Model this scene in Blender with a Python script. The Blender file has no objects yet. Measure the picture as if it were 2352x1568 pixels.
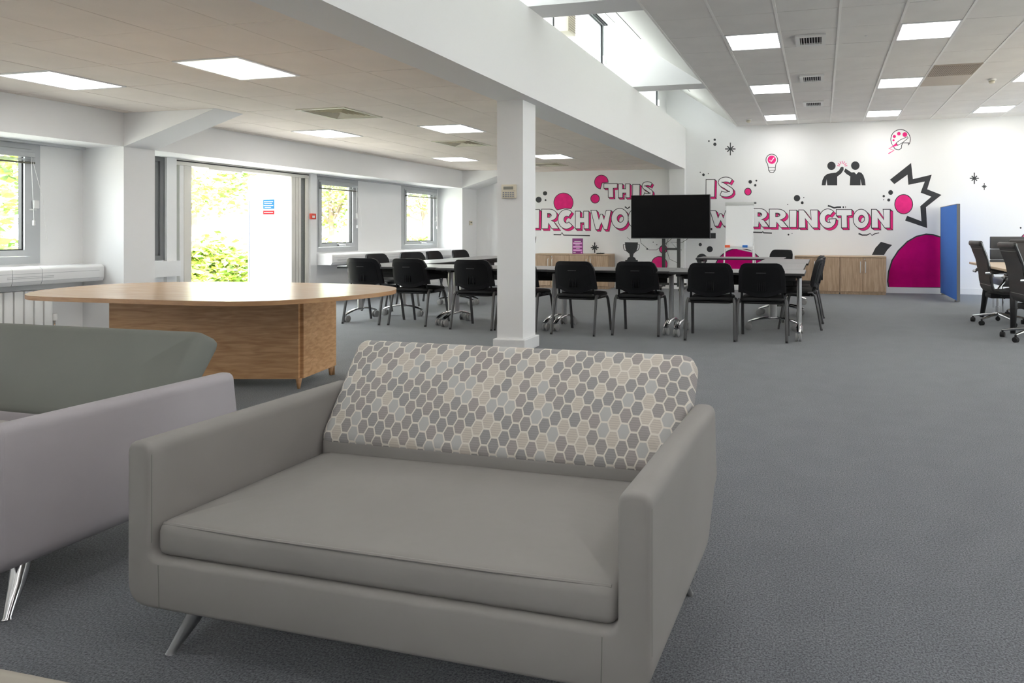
import bpy, bmesh, math, random
from mathutils import Vector, Matrix
from mathutils.geometry import tessellate_polygon
R = math.radians
scene = bpy.context.scene
COL = scene.collection

# ------------------------------------------------------------------ camera, sky, sun, exposure
FOC, YAW, PX, PY, CAMH = 1478.0, 0.2204, 1554.6, 532.9, 1.142     # measured camera (2352 x 1568 frame)
cam = bpy.data.cameras.new('camera')
cam.sensor_width = 36.0
cam.lens = FOC / 2352.0 * 36.0
cam.shift_x = -(PX - 1176.0) / 2352.0
cam.shift_y = -(784.0 - PY) / 2352.0
cam.clip_start = 0.05
camo = bpy.data.objects.new('camera', cam)
COL.objects.link(camo)
camo.location = (0, 0, CAMH)
camo.rotation_euler = (R(90), 0, YAW)
scene.camera = camo

world = bpy.data.worlds.new('sky')
scene.world = world
world.use_nodes = True
wn = world.node_tree.nodes['Background']
wn.inputs[0].default_value = (0.93, 0.97, 1.0, 1)
wn.inputs[1].default_value = 8.5

sun = bpy.data.lights.new('sun', 'SUN')
sun.energy = 17.0
sun.angle = R(1.0)
sun.color = (1.0, 0.95, 0.85)
suno = bpy.data.objects.new('sun', sun)
COL.objects.link(suno)
suno.rotation_euler = (R(18), R(38), 0)        # shines towards -X from above the roof: no direct sun inside

LAMP = 6.5                                       # emission of the ceiling LED panels
scene.view_settings.view_transform = 'Standard'
scene.view_settings.look = 'None'
scene.view_settings.gamma = 1.0
scene.view_settings.use_curve_mapping = False
scene.view_settings.exposure = 0.84
scene.cycles.max_bounces = 12
scene.cycles.diffuse_bounces = 8
scene.cycles.transparent_max_bounces = 16

# ------------------------------------------------------------------ materials
MATS = {}
def mat(name, col, rough=0.5, metal=0.0, spec=0.5, bump=None, var=None, emit=None, coat=0.0):
    if name in MATS: return MATS[name]
    m = bpy.data.materials.new(name); m.use_nodes = True
    nt = m.node_tree; b = nt.nodes['Principled BSDF']
    b.inputs['Base Color'].default_value = (*col, 1)
    b.inputs['Roughness'].default_value = rough
    b.inputs['Metallic'].default_value = metal
    b.inputs['Specular IOR Level'].default_value = spec
    if coat: b.inputs['Coat Weight'].default_value = coat; b.inputs['Coat Roughness'].default_value = 0.25
    tc = nt.nodes.new('ShaderNodeTexCoord')
    if var:                                     # (scale, amount): soft mottling of the colour
        n = nt.nodes.new('ShaderNodeTexNoise'); n.inputs['Scale'].default_value = var[0]; n.inputs['Detail'].default_value = 4
        nt.links.new(tc.outputs['Object'], n.inputs['Vector'])
        r = nt.nodes.new('ShaderNodeValToRGB')
        a = var[1]
        r.color_ramp.elements[0].position = 0.3; r.color_ramp.elements[1].position = 0.7
        r.color_ramp.elements[0].color = (*[max(0, c * (1 - a)) for c in col], 1)
        r.color_ramp.elements[1].color = (*[min(1, c * (1 + a)) for c in col], 1)
        nt.links.new(n.outputs['Fac'], r.inputs['Fac']); nt.links.new(r.outputs['Color'], b.inputs['Base Color'])
    if bump:                                    # (scale, strength, distance)
        n = nt.nodes.new('ShaderNodeTexNoise'); n.inputs['Scale'].default_value = bump[0]; n.inputs['Detail'].default_value = 3
        nt.links.new(tc.outputs['Object'], n.inputs['Vector'])
        k = nt.nodes.new('ShaderNodeBump'); k.inputs['Strength'].default_value = bump[1]; k.inputs['Distance'].default_value = bump[2]
        nt.links.new(n.outputs['Fac'], k.inputs['Height']); nt.links.new(k.outputs['Normal'], b.inputs['Normal'])
    if emit:
        b.inputs['Emission Color'].default_value = (*emit[:3], 1); b.inputs['Emission Strength'].default_value = emit[3]
    MATS[name] = m
    return m

def wood(name, c0, c1, scale=(1, 14, 14), rough=0.45, nscale=3.0):
    m = bpy.data.materials.new(name); m.use_nodes = True
    nt = m.node_tree; b = nt.nodes['Principled BSDF']; b.inputs['Roughness'].default_value = rough
    tc = nt.nodes.new('ShaderNodeTexCoord'); mp = nt.nodes.new('ShaderNodeMapping'); mp.inputs['Scale'].default_value = scale
    nt.links.new(tc.outputs['Object'], mp.inputs['Vector'])
    n = nt.nodes.new('ShaderNodeTexNoise'); n.inputs['Scale'].default_value = nscale; n.inputs['Detail'].default_value = 7; n.inputs['Distortion'].default_value = 0.6
    nt.links.new(mp.outputs['Vector'], n.inputs['Vector'])
    r = nt.nodes.new('ShaderNodeValToRGB')
    r.color_ramp.elements[0].position = 0.32; r.color_ramp.elements[1].position = 0.68
    r.color_ramp.elements[0].color = (*c0, 1); r.color_ramp.elements[1].color = (*c1, 1)
    nt.links.new(n.outputs['Fac'], r.inputs['Fac']); nt.links.new(r.outputs['Color'], b.inputs['Base Color'])
    return m

def carpet():
    m = bpy.data.materials.new('carpet_loop'); m.use_nodes = True
    nt = m.node_tree; b = nt.nodes['Principled BSDF']; b.inputs['Roughness'].default_value = 0.9; b.inputs['Specular IOR Level'].default_value = 0.25
    b.inputs['Sheen Weight'].default_value = 0.2; b.inputs['Sheen Roughness'].default_value = 0.5
    tc = nt.nodes.new('ShaderNodeTexCoord')
    n = nt.nodes.new('ShaderNodeTexNoise'); n.inputs['Scale'].default_value = 170; n.inputs['Detail'].default_value = 3; n.inputs['Roughness'].default_value = 0.7
    nt.links.new(tc.outputs['Object'], n.inputs['Vector'])
    n2 = nt.nodes.new('ShaderNodeTexNoise'); n2.inputs['Scale'].default_value = 5; n2.inputs['Detail'].default_value = 5
    nt.links.new(tc.outputs['Object'], n2.inputs['Vector'])
    r = nt.nodes.new('ShaderNodeValToRGB')
    r.color_ramp.elements[0].position = 0.36; r.color_ramp.elements[1].position = 0.66
    r.color_ramp.elements[0].color = (0.041, 0.047, 0.058, 1); r.color_ramp.elements[1].color = (0.20, 0.21, 0.23, 1)
    nt.links.new(n.outputs['Fac'], r.inputs['Fac'])
    r2 = nt.nodes.new('ShaderNodeValToRGB')
    r2.color_ramp.elements[0].position = 0.3; r2.color_ramp.elements[1].position = 0.7
    r2.color_ramp.elements[0].color = (0.86, 0.87, 0.88, 1); r2.color_ramp.elements[1].color = (1, 1, 1, 1)
    nt.links.new(n2.outputs['Fac'], r2.inputs['Fac'])
    mx = nt.nodes.new('ShaderNodeMix'); mx.data_type = 'RGBA'; mx.blend_type = 'MULTIPLY'; mx.inputs['Factor'].default_value = 1
    nt.links.new(r.outputs['Color'], mx.inputs['A']); nt.links.new(r2.outputs['Color'], mx.inputs['B'])
    nt.links.new(mx.outputs['Result'], b.inputs['Base Color'])
    k = nt.nodes.new('ShaderNodeBump'); k.inputs['Strength'].default_value = 0.5; k.inputs['Distance'].default_value = 0.004
    nt.links.new(n.outputs['Fac'], k.inputs['Height']); nt.links.new(k.outputs['Normal'], b.inputs['Normal'])
    return m

def hex_fabric(pitch=0.049):
    """printed hexagon fabric: flat-topped hexagons, cream joints, striped fills"""
    m = bpy.data.materials.new('hexagon_print_fabric'); m.use_nodes = True
    nt = m.node_tree; b = nt.nodes['Principled BSDF']; b.inputs['Roughness'].default_value = 0.85; b.inputs['Specular IOR Level'].default_value = 0.2
    L = nt.links.new
    def M(op, a, c=None):
        n = nt.nodes.new('ShaderNodeMath'); n.operation = op
        for i, v in enumerate((a, c)):
            if v is None: continue
            if isinstance(v, (int, float)): n.inputs[i].default_value = v
            else: L(v, n.inputs[i])
        return n.outputs[0]
    tc = nt.nodes.new('ShaderNodeTexCoord'); sx = nt.nodes.new('ShaderNodeSeparateXYZ'); L(tc.outputs['Object'], sx.inputs[0])
    x = M('ADD', M('MULTIPLY', sx.outputs['X'], 1.27 / pitch), 200.3); y = M('ADD', M('MULTIPLY', sx.outputs['Z'], 1 / pitch), 200.2)
    s3 = math.sqrt(3)
    ax = M('SUBTRACT', M('MODULO', x, s3), s3 / 2); ay = M('SUBTRACT', M('MODULO', y, 1.0), 0.5)
    bx_ = M('SUBTRACT', M('MODULO', M('ADD', x, s3 / 2), s3), s3 / 2); by_ = M('SUBTRACT', M('MODULO', M('ADD', y, 0.5), 1.0), 0.5)
    da = M('ADD', M('MULTIPLY', ax, ax), M('MULTIPLY', ay, ay)); db = M('ADD', M('MULTIPLY', bx_, bx_), M('MULTIPLY', by_, by_))
    sel = M('LESS_THAN', da, db); inv = M('SUBTRACT', 1.0, sel)
    gx = M('ADD', M('MULTIPLY', ax, sel), M('MULTIPLY', bx_, inv)); gy = M('ADD', M('MULTIPLY', ay, sel), M('MULTIPLY', by_, inv))
    hx, hy = M('ABSOLUTE', gx), M('ABSOLUTE', gy)
    hd = M('MAXIMUM', hy, M('ADD', M('MULTIPLY', hx, s3 / 2), M('MULTIPLY', hy, 0.5)))
    joint = M('GREATER_THAN', hd, 0.442)
    idc = nt.nodes.new('ShaderNodeCombineXYZ'); L(M('ROUND', M('MULTIPLY', M('SUBTRACT', x, gx), 2 / s3)), idc.inputs[0]); L(M('ROUND', M('MULTIPLY', M('SUBTRACT', y, gy), 2.0)), idc.inputs[1])
    wn_ = nt.nodes.new('ShaderNodeTexWhiteNoise'); wn_.noise_dimensions = '3D'; L(idc.outputs[0], wn_.inputs['Vector'])
    ramp = nt.nodes.new('ShaderNodeValToRGB'); ramp.color_ramp.interpolation = 'CONSTANT'
    e = ramp.color_ramp.elements
    e[0].position = 0; e[0].color = (0.335, 0.312, 0.305, 1); e[1].position = 0.25; e[1].color = (0.315, 0.305, 0.305, 1)
    for p, c in ((0.48, (0.35, 0.318, 0.31, 1)), (0.64, (0.44, 0.435, 0.43, 1)), (0.82, (0.545, 0.495, 0.44, 1))):
        q = e.new(p); q.color = c
    L(wn_.outputs['Value'], ramp.inputs['Fac'])
    plain = M('MULTIPLY', M('GREATER_THAN', wn_.outputs['Value'], 0.64), M('LESS_THAN', wn_.outputs['Value'], 0.82))
    stripe = M('MULTIPLY', M('MULTIPLY', M('GREATER_THAN', M('SINE', M('MULTIPLY', y, 44.0)), 0.25), 0.16), M('SUBTRACT', 1.0, plain))
    mx0 = nt.nodes.new('ShaderNodeMix'); mx0.data_type = 'RGBA'; L(stripe, mx0.inputs['Factor']); L(ramp.outputs['Color'], mx0.inputs['A']); mx0.inputs['B'].default_value = (0.12, 0.11, 0.11, 1)
    mx = nt.nodes.new('ShaderNodeMix'); mx.data_type = 'RGBA'; L(joint, mx.inputs['Factor']); L(mx0.outputs['Result'], mx.inputs['A']); mx.inputs['B'].default_value = (0.66, 0.62, 0.56, 1)
    L(mx.outputs['Result'], b.inputs['Base Color'])
    return m

def glass(name='window_glass', col=(0.96, 0.98, 0.97)):
    m = bpy.data.materials.new(name); m.use_nodes = True
    nt = m.node_tree; out = nt.nodes['Material Output']; nt.nodes.remove(nt.nodes['Principled BSDF'])
    t = nt.nodes.new('ShaderNodeBsdfTransparent'); t.inputs[0].default_value = (*col, 1)
    g = nt.nodes.new('ShaderNodeBsdfGlossy'); g.inputs['Roughness'].default_value = 0.02
    x = nt.nodes.new('ShaderNodeMixShader'); x.inputs[0].default_value = 0.06
    nt.links.new(t.outputs[0], x.inputs[1]); nt.links.new(g.outputs[0], x.inputs[2]); nt.links.new(x.outputs[0], out.inputs[0])
    return m

def leaf_mat(name, col):
    m = bpy.data.materials.new(name); m.use_nodes = True
    nt = m.node_tree; out = nt.nodes['Material Output']; b = nt.nodes['Principled BSDF']
    b.inputs['Base Color'].default_value = (*col, 1); b.inputs['Roughness'].default_value = 0.5
    t = nt.nodes.new('ShaderNodeBsdfTranslucent'); t.inputs[0].default_value = (*[min(1, c * 1.5) for c in col], 1)
    x = nt.nodes.new('ShaderNodeMixShader'); x.inputs[0].default_value = 0.35
    nt.links.new(b.outputs[0], x.inputs[1]); nt.links.new(t.outputs[0], x.inputs[2]); nt.links.new(x.outputs[0], out.inputs[0])
    return m

WALL = mat('white_wall_paint', (0.84, 0.842, 0.845), 0.75, spec=0.2, bump=(60, 0.05, 0.002))
TRIM = mat('white_gloss_trim', (0.80, 0.805, 0.81), 0.4)
TILE_L = mat('cream_mineral_tile', (0.91, 0.84, 0.775), 0.9, spec=0.1, bump=(220, 0.25, 0.002), var=(2.5, 0.03))
TILE_R = mat('pale_grey_mineral_tile', (0.84, 0.82, 0.80), 0.9, spec=0.1, bump=(220, 0.25, 0.002), var=(2.5, 0.03))
GRID_L = mat('cream_ceiling_bar', (0.88, 0.82, 0.72), 0.4)
GRID_R = mat('white_ceiling_bar', (0.90, 0.89, 0.87), 0.4)
CARPET = carpet()
ALU = mat('grey_aluminium_frame', (0.48, 0.495, 0.51), 0.42, metal=0.1)
ALU_D = mat('dark_grey_frame', (0.16, 0.165, 0.17), 0.45)
RUBBER = mat('black_gasket', (0.015, 0.015, 0.017), 0.6)
GLASS = glass()
GLASS_DIM = glass('dimming_roof_glass', (0.58, 0.59, 0.58))  # tint added to hold back daylight in the clerestory shaft
PLASTIC_W = mat('white_plastic', (0.78, 0.78, 0.77), 0.4)
PLASTIC_C = mat('cream_plastic', (0.74, 0.68, 0.55), 0.45)
DARK = mat('black_slot', (0.01, 0.01, 0.011), 0.8)
FAB = mat('warm_grey_upholstery', (0.258, 0.244, 0.236), 0.75, spec=0.25, bump=(900, 0.12, 0.001), var=(3, 0.05))
FAB_SEAT = mat('warm_grey_seat_cloth', (0.258, 0.244, 0.236), 0.75, spec=0.25, bump=(6, 0.5, 0.015), var=(2, 0.05))
FAB_SEAM = mat('grey_seam', (0.17, 0.165, 0.155), 0.8)
FAB_L = mat('lavender_grey_upholstery', (0.385, 0.36, 0.38), 0.75, spec=0.25, bump=(900, 0.12, 0.001), var=(3, 0.05))
FAB_G = mat('sage_grey_upholstery', (0.175, 0.183, 0.165), 0.75, spec=0.25, bump=(900, 0.12, 0.001), var=(3, 0.04))
FAB_C = mat('pale_cream_upholstery', (0.50, 0.48, 0.46), 0.75, spec=0.25, bump=(900, 0.12, 0.001))
HEX = hex_fabric()
LEGM = mat('grey_metal_leg', (0.33, 0.33, 0.335), 0.35, metal=0.9)
CHROME = mat('polished_chrome', (0.72, 0.72, 0.73), 0.12, metal=1.0)
SATIN = mat('silver_painted_post', (0.46, 0.46, 0.465), 0.35, metal=0.7)
OAK = wood('oak_veneer', (0.48, 0.255, 0.11), (0.68, 0.41, 0.21), (1.2, 5, 16), 0.38)
OAK_TOP = wood('oak_laminate_top', (0.52, 0.335, 0.19), (0.62, 0.43, 0.27), (1.2, 14, 5), 0.24)
OAK_EDGE = wood('oak_edge', (0.40, 0.21, 0.095), (0.50, 0.29, 0.14), (3, 3, 20), 0.4)
WALNUT = wood('walnut_laminate', (0.36, 0.245, 0.155), (0.53, 0.385, 0.265), (13, 13, 1.1), 0.45)
WALNUT_T = wood('walnut_top', (0.45, 0.325, 0.22), (0.56, 0.42, 0.295), (1.5, 12, 12), 0.45)
BLACK_F = mat('black_seat_fabric', (0.008, 0.008, 0.009), 0.6, spec=0.3, bump=(700, 0.15, 0.001))
BLACK_P = mat('black_plastic_shell', (0.006, 0.0063, 0.0075), 0.45, spec=0.28)
BLACK_P2 = mat('black_plastic_inset', (0.005, 0.0053, 0.0063), 0.5, spec=0.22)
CHAIR_LEG = mat('dark_grey_oval_tube', (0.085, 0.085, 0.088), 0.4, metal=0.4)
DESK = mat('graphite_laminate', (0.20, 0.20, 0.205), 0.35, var=(60, 0.06))
DESK_E = mat('black_desk_edge', (0.012, 0.012, 0.013), 0.5)
LEATHER = mat('black_brown_leather', (0.035, 0.031, 0.030), 0.42, bump=(350, 0.15, 0.001))
LEATHER_G = mat('charcoal_leather', (0.075, 0.075, 0.077), 0.45, bump=(350, 0.15, 0.001))
BLUE = mat('blue_screen_fabric', (0.075, 0.205, 0.62), 0.85, spec=0.15, bump=(900, 0.15, 0.001))
PINK = mat('pink_mural_paint', (0.82, 0.035, 0.23), 0.75, spec=0.1, var=(9, 0.08))
MAGENTA = mat('magenta_mural_paint', (0.52, 0.002, 0.16), 0.75, spec=0.1, var=(5, 0.10))
INK = mat('charcoal_mural_paint', (0.030, 0.032, 0.036), 0.65)
WHITE_INK = mat('white_mural_paint', (0.88, 0.882, 0.885), 0.7)
SCREEN = mat('black_tv_glass', (0.003, 0.003, 0.0035), 0.16, spec=0.12)
PURPLE = mat('purple_card', (0.21, 0.010, 0.17), 0.4)
LILAC = mat('lilac_print', (0.75, 0.25, 0.66), 0.5)
RED = mat('red_plastic', (0.65, 0.055, 0.03), 0.4)
DIFF = mat('lit_led_diffuser', (0.9, 0.9, 0.9), 0.5, emit=(1.0, 0.975, 0.94, LAMP))

# ------------------------------------------------------------------ mesh helpers
def box(bm, x0, x1, y0, y1, z0, z1, mi=0):
    v = [bm.verts.new(p) for p in ((x0,y0,z0),(x1,y0,z0),(x1,y1,z0),(x0,y1,z0),(x0,y0,z1),(x1,y0,z1),(x1,y1,z1),(x0,y1,z1))]
    for q in ((3,2,1,0),(4,5,6,7),(0,1,5,4),(1,2,6,5),(2,3,7,6),(3,0,4,7)):
        f = bm.faces.new([v[i] for i in q]); f.material_index = mi
    return v
def merge(bm, t, mi=None, mtx=None):
    if mtx is not None: t.transform(mtx)
    if mi is not None:
        for f in t.faces: f.material_index = mi
    me = bpy.data.meshes.new('tmp'); t.to_mesh(me); t.free(); bm.from_mesh(me); bpy.data.meshes.remove(me)
def rbox(bm, x0, x1, y0, y1, z0, z1, r=0.01, seg=2, mi=0, mtx=None):
    t = bmesh.new(); box(t, x0, x1, y0, y1, z0, z1)
    bmesh.ops.bevel(t, geom=t.edges[:], offset=r, segments=seg, profile=0.5, affect='EDGES')
    merge(bm, t, mi, mtx)
def tube(bm, pts, r, n=8, mi=0, flat=1.0, caps=True):
    pts = [Vector(p) for p in pts]; k = len(pts)
    rs = r if isinstance(r, (list, tuple)) else [r] * k
    rings = []; up = None
    for i, p in enumerate(pts):
        d = (pts[min(i + 1, k - 1)] - pts[max(i - 1, 0)]).normalized()
        if up is None:
            up = Vector((0, 0, 1)) if abs(d.z) < 0.9 else Vector((1, 0, 0))
        a = d.cross(up).normalized(); b = a.cross(d).normalized(); up = b
        rings.append([bm.verts.new(p + a * math.cos(2 * math.pi * j / n) * rs[i] + b * math.sin(2 * math.pi * j / n) * rs[i] * flat) for j in range(n)])
    for i in range(k - 1):
        for j in range(n):
            f = bm.faces.new((rings[i][j], rings[i][(j + 1) % n], rings[i + 1][(j + 1) % n], rings[i + 1][j])); f.material_index = mi; f.smooth = True
    if caps:
        for q in (rings[0][::-1], rings[-1]):
            f = bm.faces.new(q); f.material_index = mi
def lathe(bm, prof, n=16, c=(0,0,0), axis='Z', mi=0):
    rings = []
    for r, z in prof:
        ring = []
        for j in range(n):
            a = 2 * math.pi * j / n; p = (r * math.cos(a), r * math.sin(a), z)
            if axis == 'X': p = (p[2], p[0], p[1])
            elif axis == 'Y': p = (p[0], p[2], p[1])
            ring.append(bm.verts.new((p[0] + c[0], p[1] + c[1], p[2] + c[2])))
        rings.append(ring)
    for i in range(len(rings) - 1):
        for j in range(n):
            f = bm.faces.new((rings[i][j], rings[i][(j + 1) % n], rings[i + 1][(j + 1) % n], rings[i + 1][j])); f.material_index = mi
    for q in (rings[0][::-1], rings[-1]):
        f = bm.faces.new(q); f.material_index = mi
    bmesh.ops.recalc_face_normals(bm, faces=bm.faces[:])
def prism(bm, poly, fn, t0, t1, mi=0, bevel=0, seg=2, mtx=None):
    """extrude a 2-D polygon; fn(p, t) gives the 3-D point"""
    t = bmesh.new()
    a = [t.verts.new(fn(p, t0)) for p in poly]; b = [t.verts.new(fn(p, t1)) for p in poly]
    n = len(poly)
    fa = t.faces.new(a); fb = t.faces.new(b[::-1])
    for i in range(n): t.faces.new((a[i], b[i], b[(i + 1) % n], a[(i + 1) % n]))
    bmesh.ops.recalc_face_normals(t, faces=t.faces[:])
    if bevel: bmesh.ops.bevel(t, geom=list(set(fa.edges[:] + fb.edges[:])), offset=bevel, segments=seg, profile=0.5, affect='EDGES')
    merge(bm, t, mi, mtx)
def rounded(poly, radii, seg=5):
    """round the corners of a polygon"""
    out = []; n = len(poly)
    for i, p in enumerate(poly):
        r = radii[i] if isinstance(radii, (list, tuple)) else radii
        p = Vector(p); a = (Vector(poly[i - 1]) - p); b = (Vector(poly[(i + 1) % n]) - p)
        if r <= 0: out.append(tuple(p)); continue
        ang = a.angle(b); d = min(r / math.tan(ang / 2), a.length * 0.49, b.length * 0.49)
        p0 = p + a.normalized() * d; p1 = p + b.normalized() * d
        for k in range(seg + 1):
            t = k / seg
            out.append(tuple((1 - t) ** 2 * p0 + 2 * t * (1 - t) * p + t ** 2 * p1))
    return out
def cushion(bm, w, h, t0, t1, rc, re, crown, fn, mi=0, inner=5, n=6):
    """padded slab: rounded-rect outline w x h, thickness t0..t1, edge radius re, crowned top; fn(x, y, t)"""
    def ring(ins):
        q = [(-w/2 + ins, -h/2 + ins), (w/2 - ins, -h/2 + ins), (w/2 - ins, h/2 - ins), (-w/2 + ins, h/2 - ins)]
        base = rounded(q, max(rc - ins, 0.004), n)
        out = []
        for i, p in enumerate(base):                      # add points along straight sides
            out.append(p); nx = base[(i + 1) % len(base)]
            if (Vector(nx) - Vector(p)).length > 0.1 * min(w, h) and (i + 1) % (n + 1) == 0:
                for k in range(1, 8): out.append(tuple(Vector(p).lerp(Vector(nx), k / 8)))
            elif (i + 1) % (n + 1) == 0:
                for k in range(1, 8): out.append(tuple(Vector(p).lerp(Vector(nx), k / 8)))
        return out
    lv = []
    for k in range(4): a = math.pi / 2 * k / 3; lv.append((re * (1 - math.sin(a)), t0 + re * (1 - math.cos(a))))
    lv2 = [(re * (1 - math.cos(a)), t1 - re + re * math.sin(a)) for a in [math.pi / 2 * k / 3 for k in range(4)]]
    seq = lv + lv2
    rings = [[bm.verts.new(fn(p[0], p[1], t)) for p in ring(i)] for i, t in seq]
    m = min(w, h) / 2
    for k in range(1, inner):
        ins = re + (m - re) * k / inner
        rings.append([bm.verts.new(fn(p[0], p[1], t1 + crown * (1 - (1 - k / inner) ** 2))) for p in ring(ins)])
    N = len(rings[0])
    for i in range(len(rings) - 1):
        for j in range(N):
            f = bm.faces.new((rings[i][j], rings[i][(j + 1) % N], rings[i + 1][(j + 1) % N], rings[i + 1][j])); f.material_index = mi
    for q in (rings[0][::-1], rings[-1]): bm.faces.new(q).material_index = mi
    bmesh.ops.recalc_face_normals(bm, faces=bm.faces[:])
def ob(name, bm, mats, parent=None, smooth=True, kind=None):
    me = bpy.data.meshes.new(name)
    bm.normal_update(); bm.to_mesh(me); bm.free()
    for m in (mats if isinstance(mats, (list, tuple)) else [mats]): me.materials.append(m)
    if smooth:
        for p in me.polygons: p.use_smooth = True
        me.set_sharp_from_angle(angle=R(38))
    o = bpy.data.objects.new(name, me); COL.objects.link(o)
    if parent: o.parent = parent
    if kind: o['kind'] = kind
    return o
def tag(o, label, cat, group=None):
    o['label'] = label; o['category'] = cat
    if group: o['group'] = group
    return o
def thing(name, label, cat, loc=(0,0,0), rz=0.0, group=None):
    o = bpy.data.objects.new(name, None); COL.objects.link(o)
    o.location = loc; o.rotation_euler = (0, 0, rz); o.empty_display_size = 0.1
    return tag(o, label, cat, group)
def dup(root, loc, rz, label, group=None):
    def cp(o, par):
        c = o.copy(); COL.objects.link(c); c.parent = par
        for ch in list(o.children): cp(ch, c)
        return c
    r = cp(root, None); r.location = loc; r.rotation_euler = (0, 0, rz); r['label'] = label
    if group: r['group'] = group
    return r
def one(name, m, parent, fn, smooth=True):
    bm = bmesh.new(); fn(bm); return ob(name, bm, m, parent, smooth)
def sbox(name, m, x0, x1, y0, y1, z0, z1, parent=None, kind='structure'):
    bm = bmesh.new(); box(bm, x0, x1, y0, y1, z0, z1); return ob(name, bm, m, parent, False, kind if parent is None else None)

# ------------------------------------------------------------------ room shell
XW, XB = -7.87, -7.30            # window wall, face of bulkhead and pillars
YF, YB = 12.69, -3.2             # far wall, back wall
XR = 7.4                         # right wall
ZL, ZR = 2.42, 3.24              # low and high ceilings
BX0, BX1 = -3.05, -2.66          # long beam
XE = -1.623                      # left edge of the high ceiling

sbox('floor', CARPET, XW - 0.2, XR, YB, YF, -0.05, 0)
wall_far = sbox('wall_far', WALL, XW - 0.2, XR, YF, YF + 0.2, 0, 5.0)
bm = bmesh.new()
rw_added = [(5.6, 8.0), (8.8, 11.4)]          # unseen window openings, added to bring daylight to the high ceiling
box(bm, XR, XR + 0.2, YB, YF, 0, 0.85); box(bm, XR, XR + 0.2, YB, YF, 2.5, 5.0); y = YB
for a, b_ in rw_added: box(bm, XR, XR + 0.2, y, a, 0.85, 2.5); y = b_
box(bm, XR, XR + 0.2, y, YF, 0.85, 2.5)
ob('wall_right', bm, WALL, None, False, 'structure')
sbox('wall_back', WALL, XW - 0.2, XR, YB - 0.2, YB, 0, 5.0)
# window wall with its openings
openings = [(-1.6, -0.4, 0.82, 2.06), (1.0, 2.2, 0.82, 2.06), (3.9, 5.04, 0.82, 2.06), (5.95, 6.33, 0.80, 2.06), (6.45, 8.60, 0.0, 2.06), (8.73, 9.71, 0.82, 2.06), (10.91, 12.07, 0.82, 2.06)]
bm = bmesh.new(); y = YB
for a, b_, z0, z1 in openings:
    box(bm, XW - 0.2, XW, y, a, 0, 2.06)
    if z0 > 0: box(bm, XW - 0.2, XW, a, b_, 0, z0)
    y = b_
box(bm, XW - 0.2, XW, y, YF, 0, 2.06)
box(bm, XW - 0.2, XW, YB, YF, 2.06, 3.0)
wall_left = ob('wall_left', bm, WALL, None, False, 'structure')
# bulkhead over the windows, pillars and tapered haunches
sbox('bulkhead', WALL, XW, XB, YB, YF, 2.06, ZL + 0.3)
for i, (y0, y1) in enumerate(((5.44, 5.77), (12.12, 12.69), (-1.1, -0.77))):
    sbox('pillar', WALL, XW, XB, y0, y1, 0, 2.06)
    bm = bmesh.new()
    prism(bm, [(XB, 2.06), (-6.10, ZL), (XB, ZL)], lambda p, t: (p[0], t, p[1]), y0, y1)
    ob('beam_haunch', bm, WALL, None, False, 'structure')
# long beam and the free-standing column under it
sbox('long_beam', WALL, BX0, BX1, YB, YF, ZL - 0.012, ZR)
col = sbox('column', WALL, -3.055, -2.785, 5.69, 5.965, 0, ZL - 0.012)
bm = bmesh.new(); rbox(bm, -3.085, -2.755, 5.66, 5.995, 0, 0.115, 0.006, 1)
ob('column_plinth', bm, TRIM, col, False)
sbox('wall_pilaster', WALL, -2.98, BX1 - 0.004, 12.60, YF, 0, ZL - 0.012)
sbox('conduit', TRIM, -3.03, -3.00, 12.66, YF, 0.1, ZL - 0.02)
# skirtings
sbox('baseboard_far', TRIM, XB, XR, YF - 0.018, YF, 0, 0.11)
sbox('baseboard_left', TRIM, XW, XW + 0.018, YB, 5.44, 0, 0.10)
sbox('baseboard_pillar', TRIM, XW, XB + 0.015, 5.425, 5.44, 0, 0.10)
sbox('baseboard_left', TRIM, XW, XW + 0.018, 8.62, 12.1, 0, 0.10)
# roof slab so no sky leaks in, and clerestory shaft above the slot
sbox('roof_low', WALL, XW - 0.2, BX0 - 0.25, YB - 0.2, YF + 0.2, ZL + 0.3, ZL + 0.5)
sbox('roof_high', WALL, XE + 0.02, XR + 0.2, YB - 0.2, YF + 0.2, ZR + 0.25, ZR + 0.45)
XC = -3.08                       # clerestory window plane
bm = bmesh.new()
prism(bm, [(XE, ZR), (-2.94, 4.12), (XC - 0.3, 4.28), (XC - 0.3, 4.6), (XE + 0.02, 3.6)], lambda p, t: (p[0], t, p[1]), YB, YF)
soffit = ob('clerestory_soffit', bm, mat('shaft_paint', (0.80, 0.80, 0.76), 0.7), None, False, 'structure')
for xs in (-2.72, -2.35):
    zz = 4.12 + (xs + 2.94) / (XE + 2.94) * (ZR - 4.12)
    for y0, y1 in ((5.9, 8.3), (9.4, 11.6)):
        bm = bmesh.new(); box(bm, xs - 0.004, xs + 0.004, y0, y1, zz - 0.004, zz + 0.004); ob('panel_joint', bm, DARK, soffit, False)
for y0, y1 in ((-3.2, -2.6), (-0.66, -0.33), (2.44, 2.77), (5.54, 5.87), (8.94, 9.27)):
    bm = bmesh.new()
    prism(bm, [(BX1, ZR - 0.0), (XE, ZR), (-2.94, 4.12), (XC, 4.2), (XC, ZR)], lambda p, t: (p[0], t, p[1]), y0, y1)
    ob('shaft_cross_wall', bm, WALL, None, False, 'structure')
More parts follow.
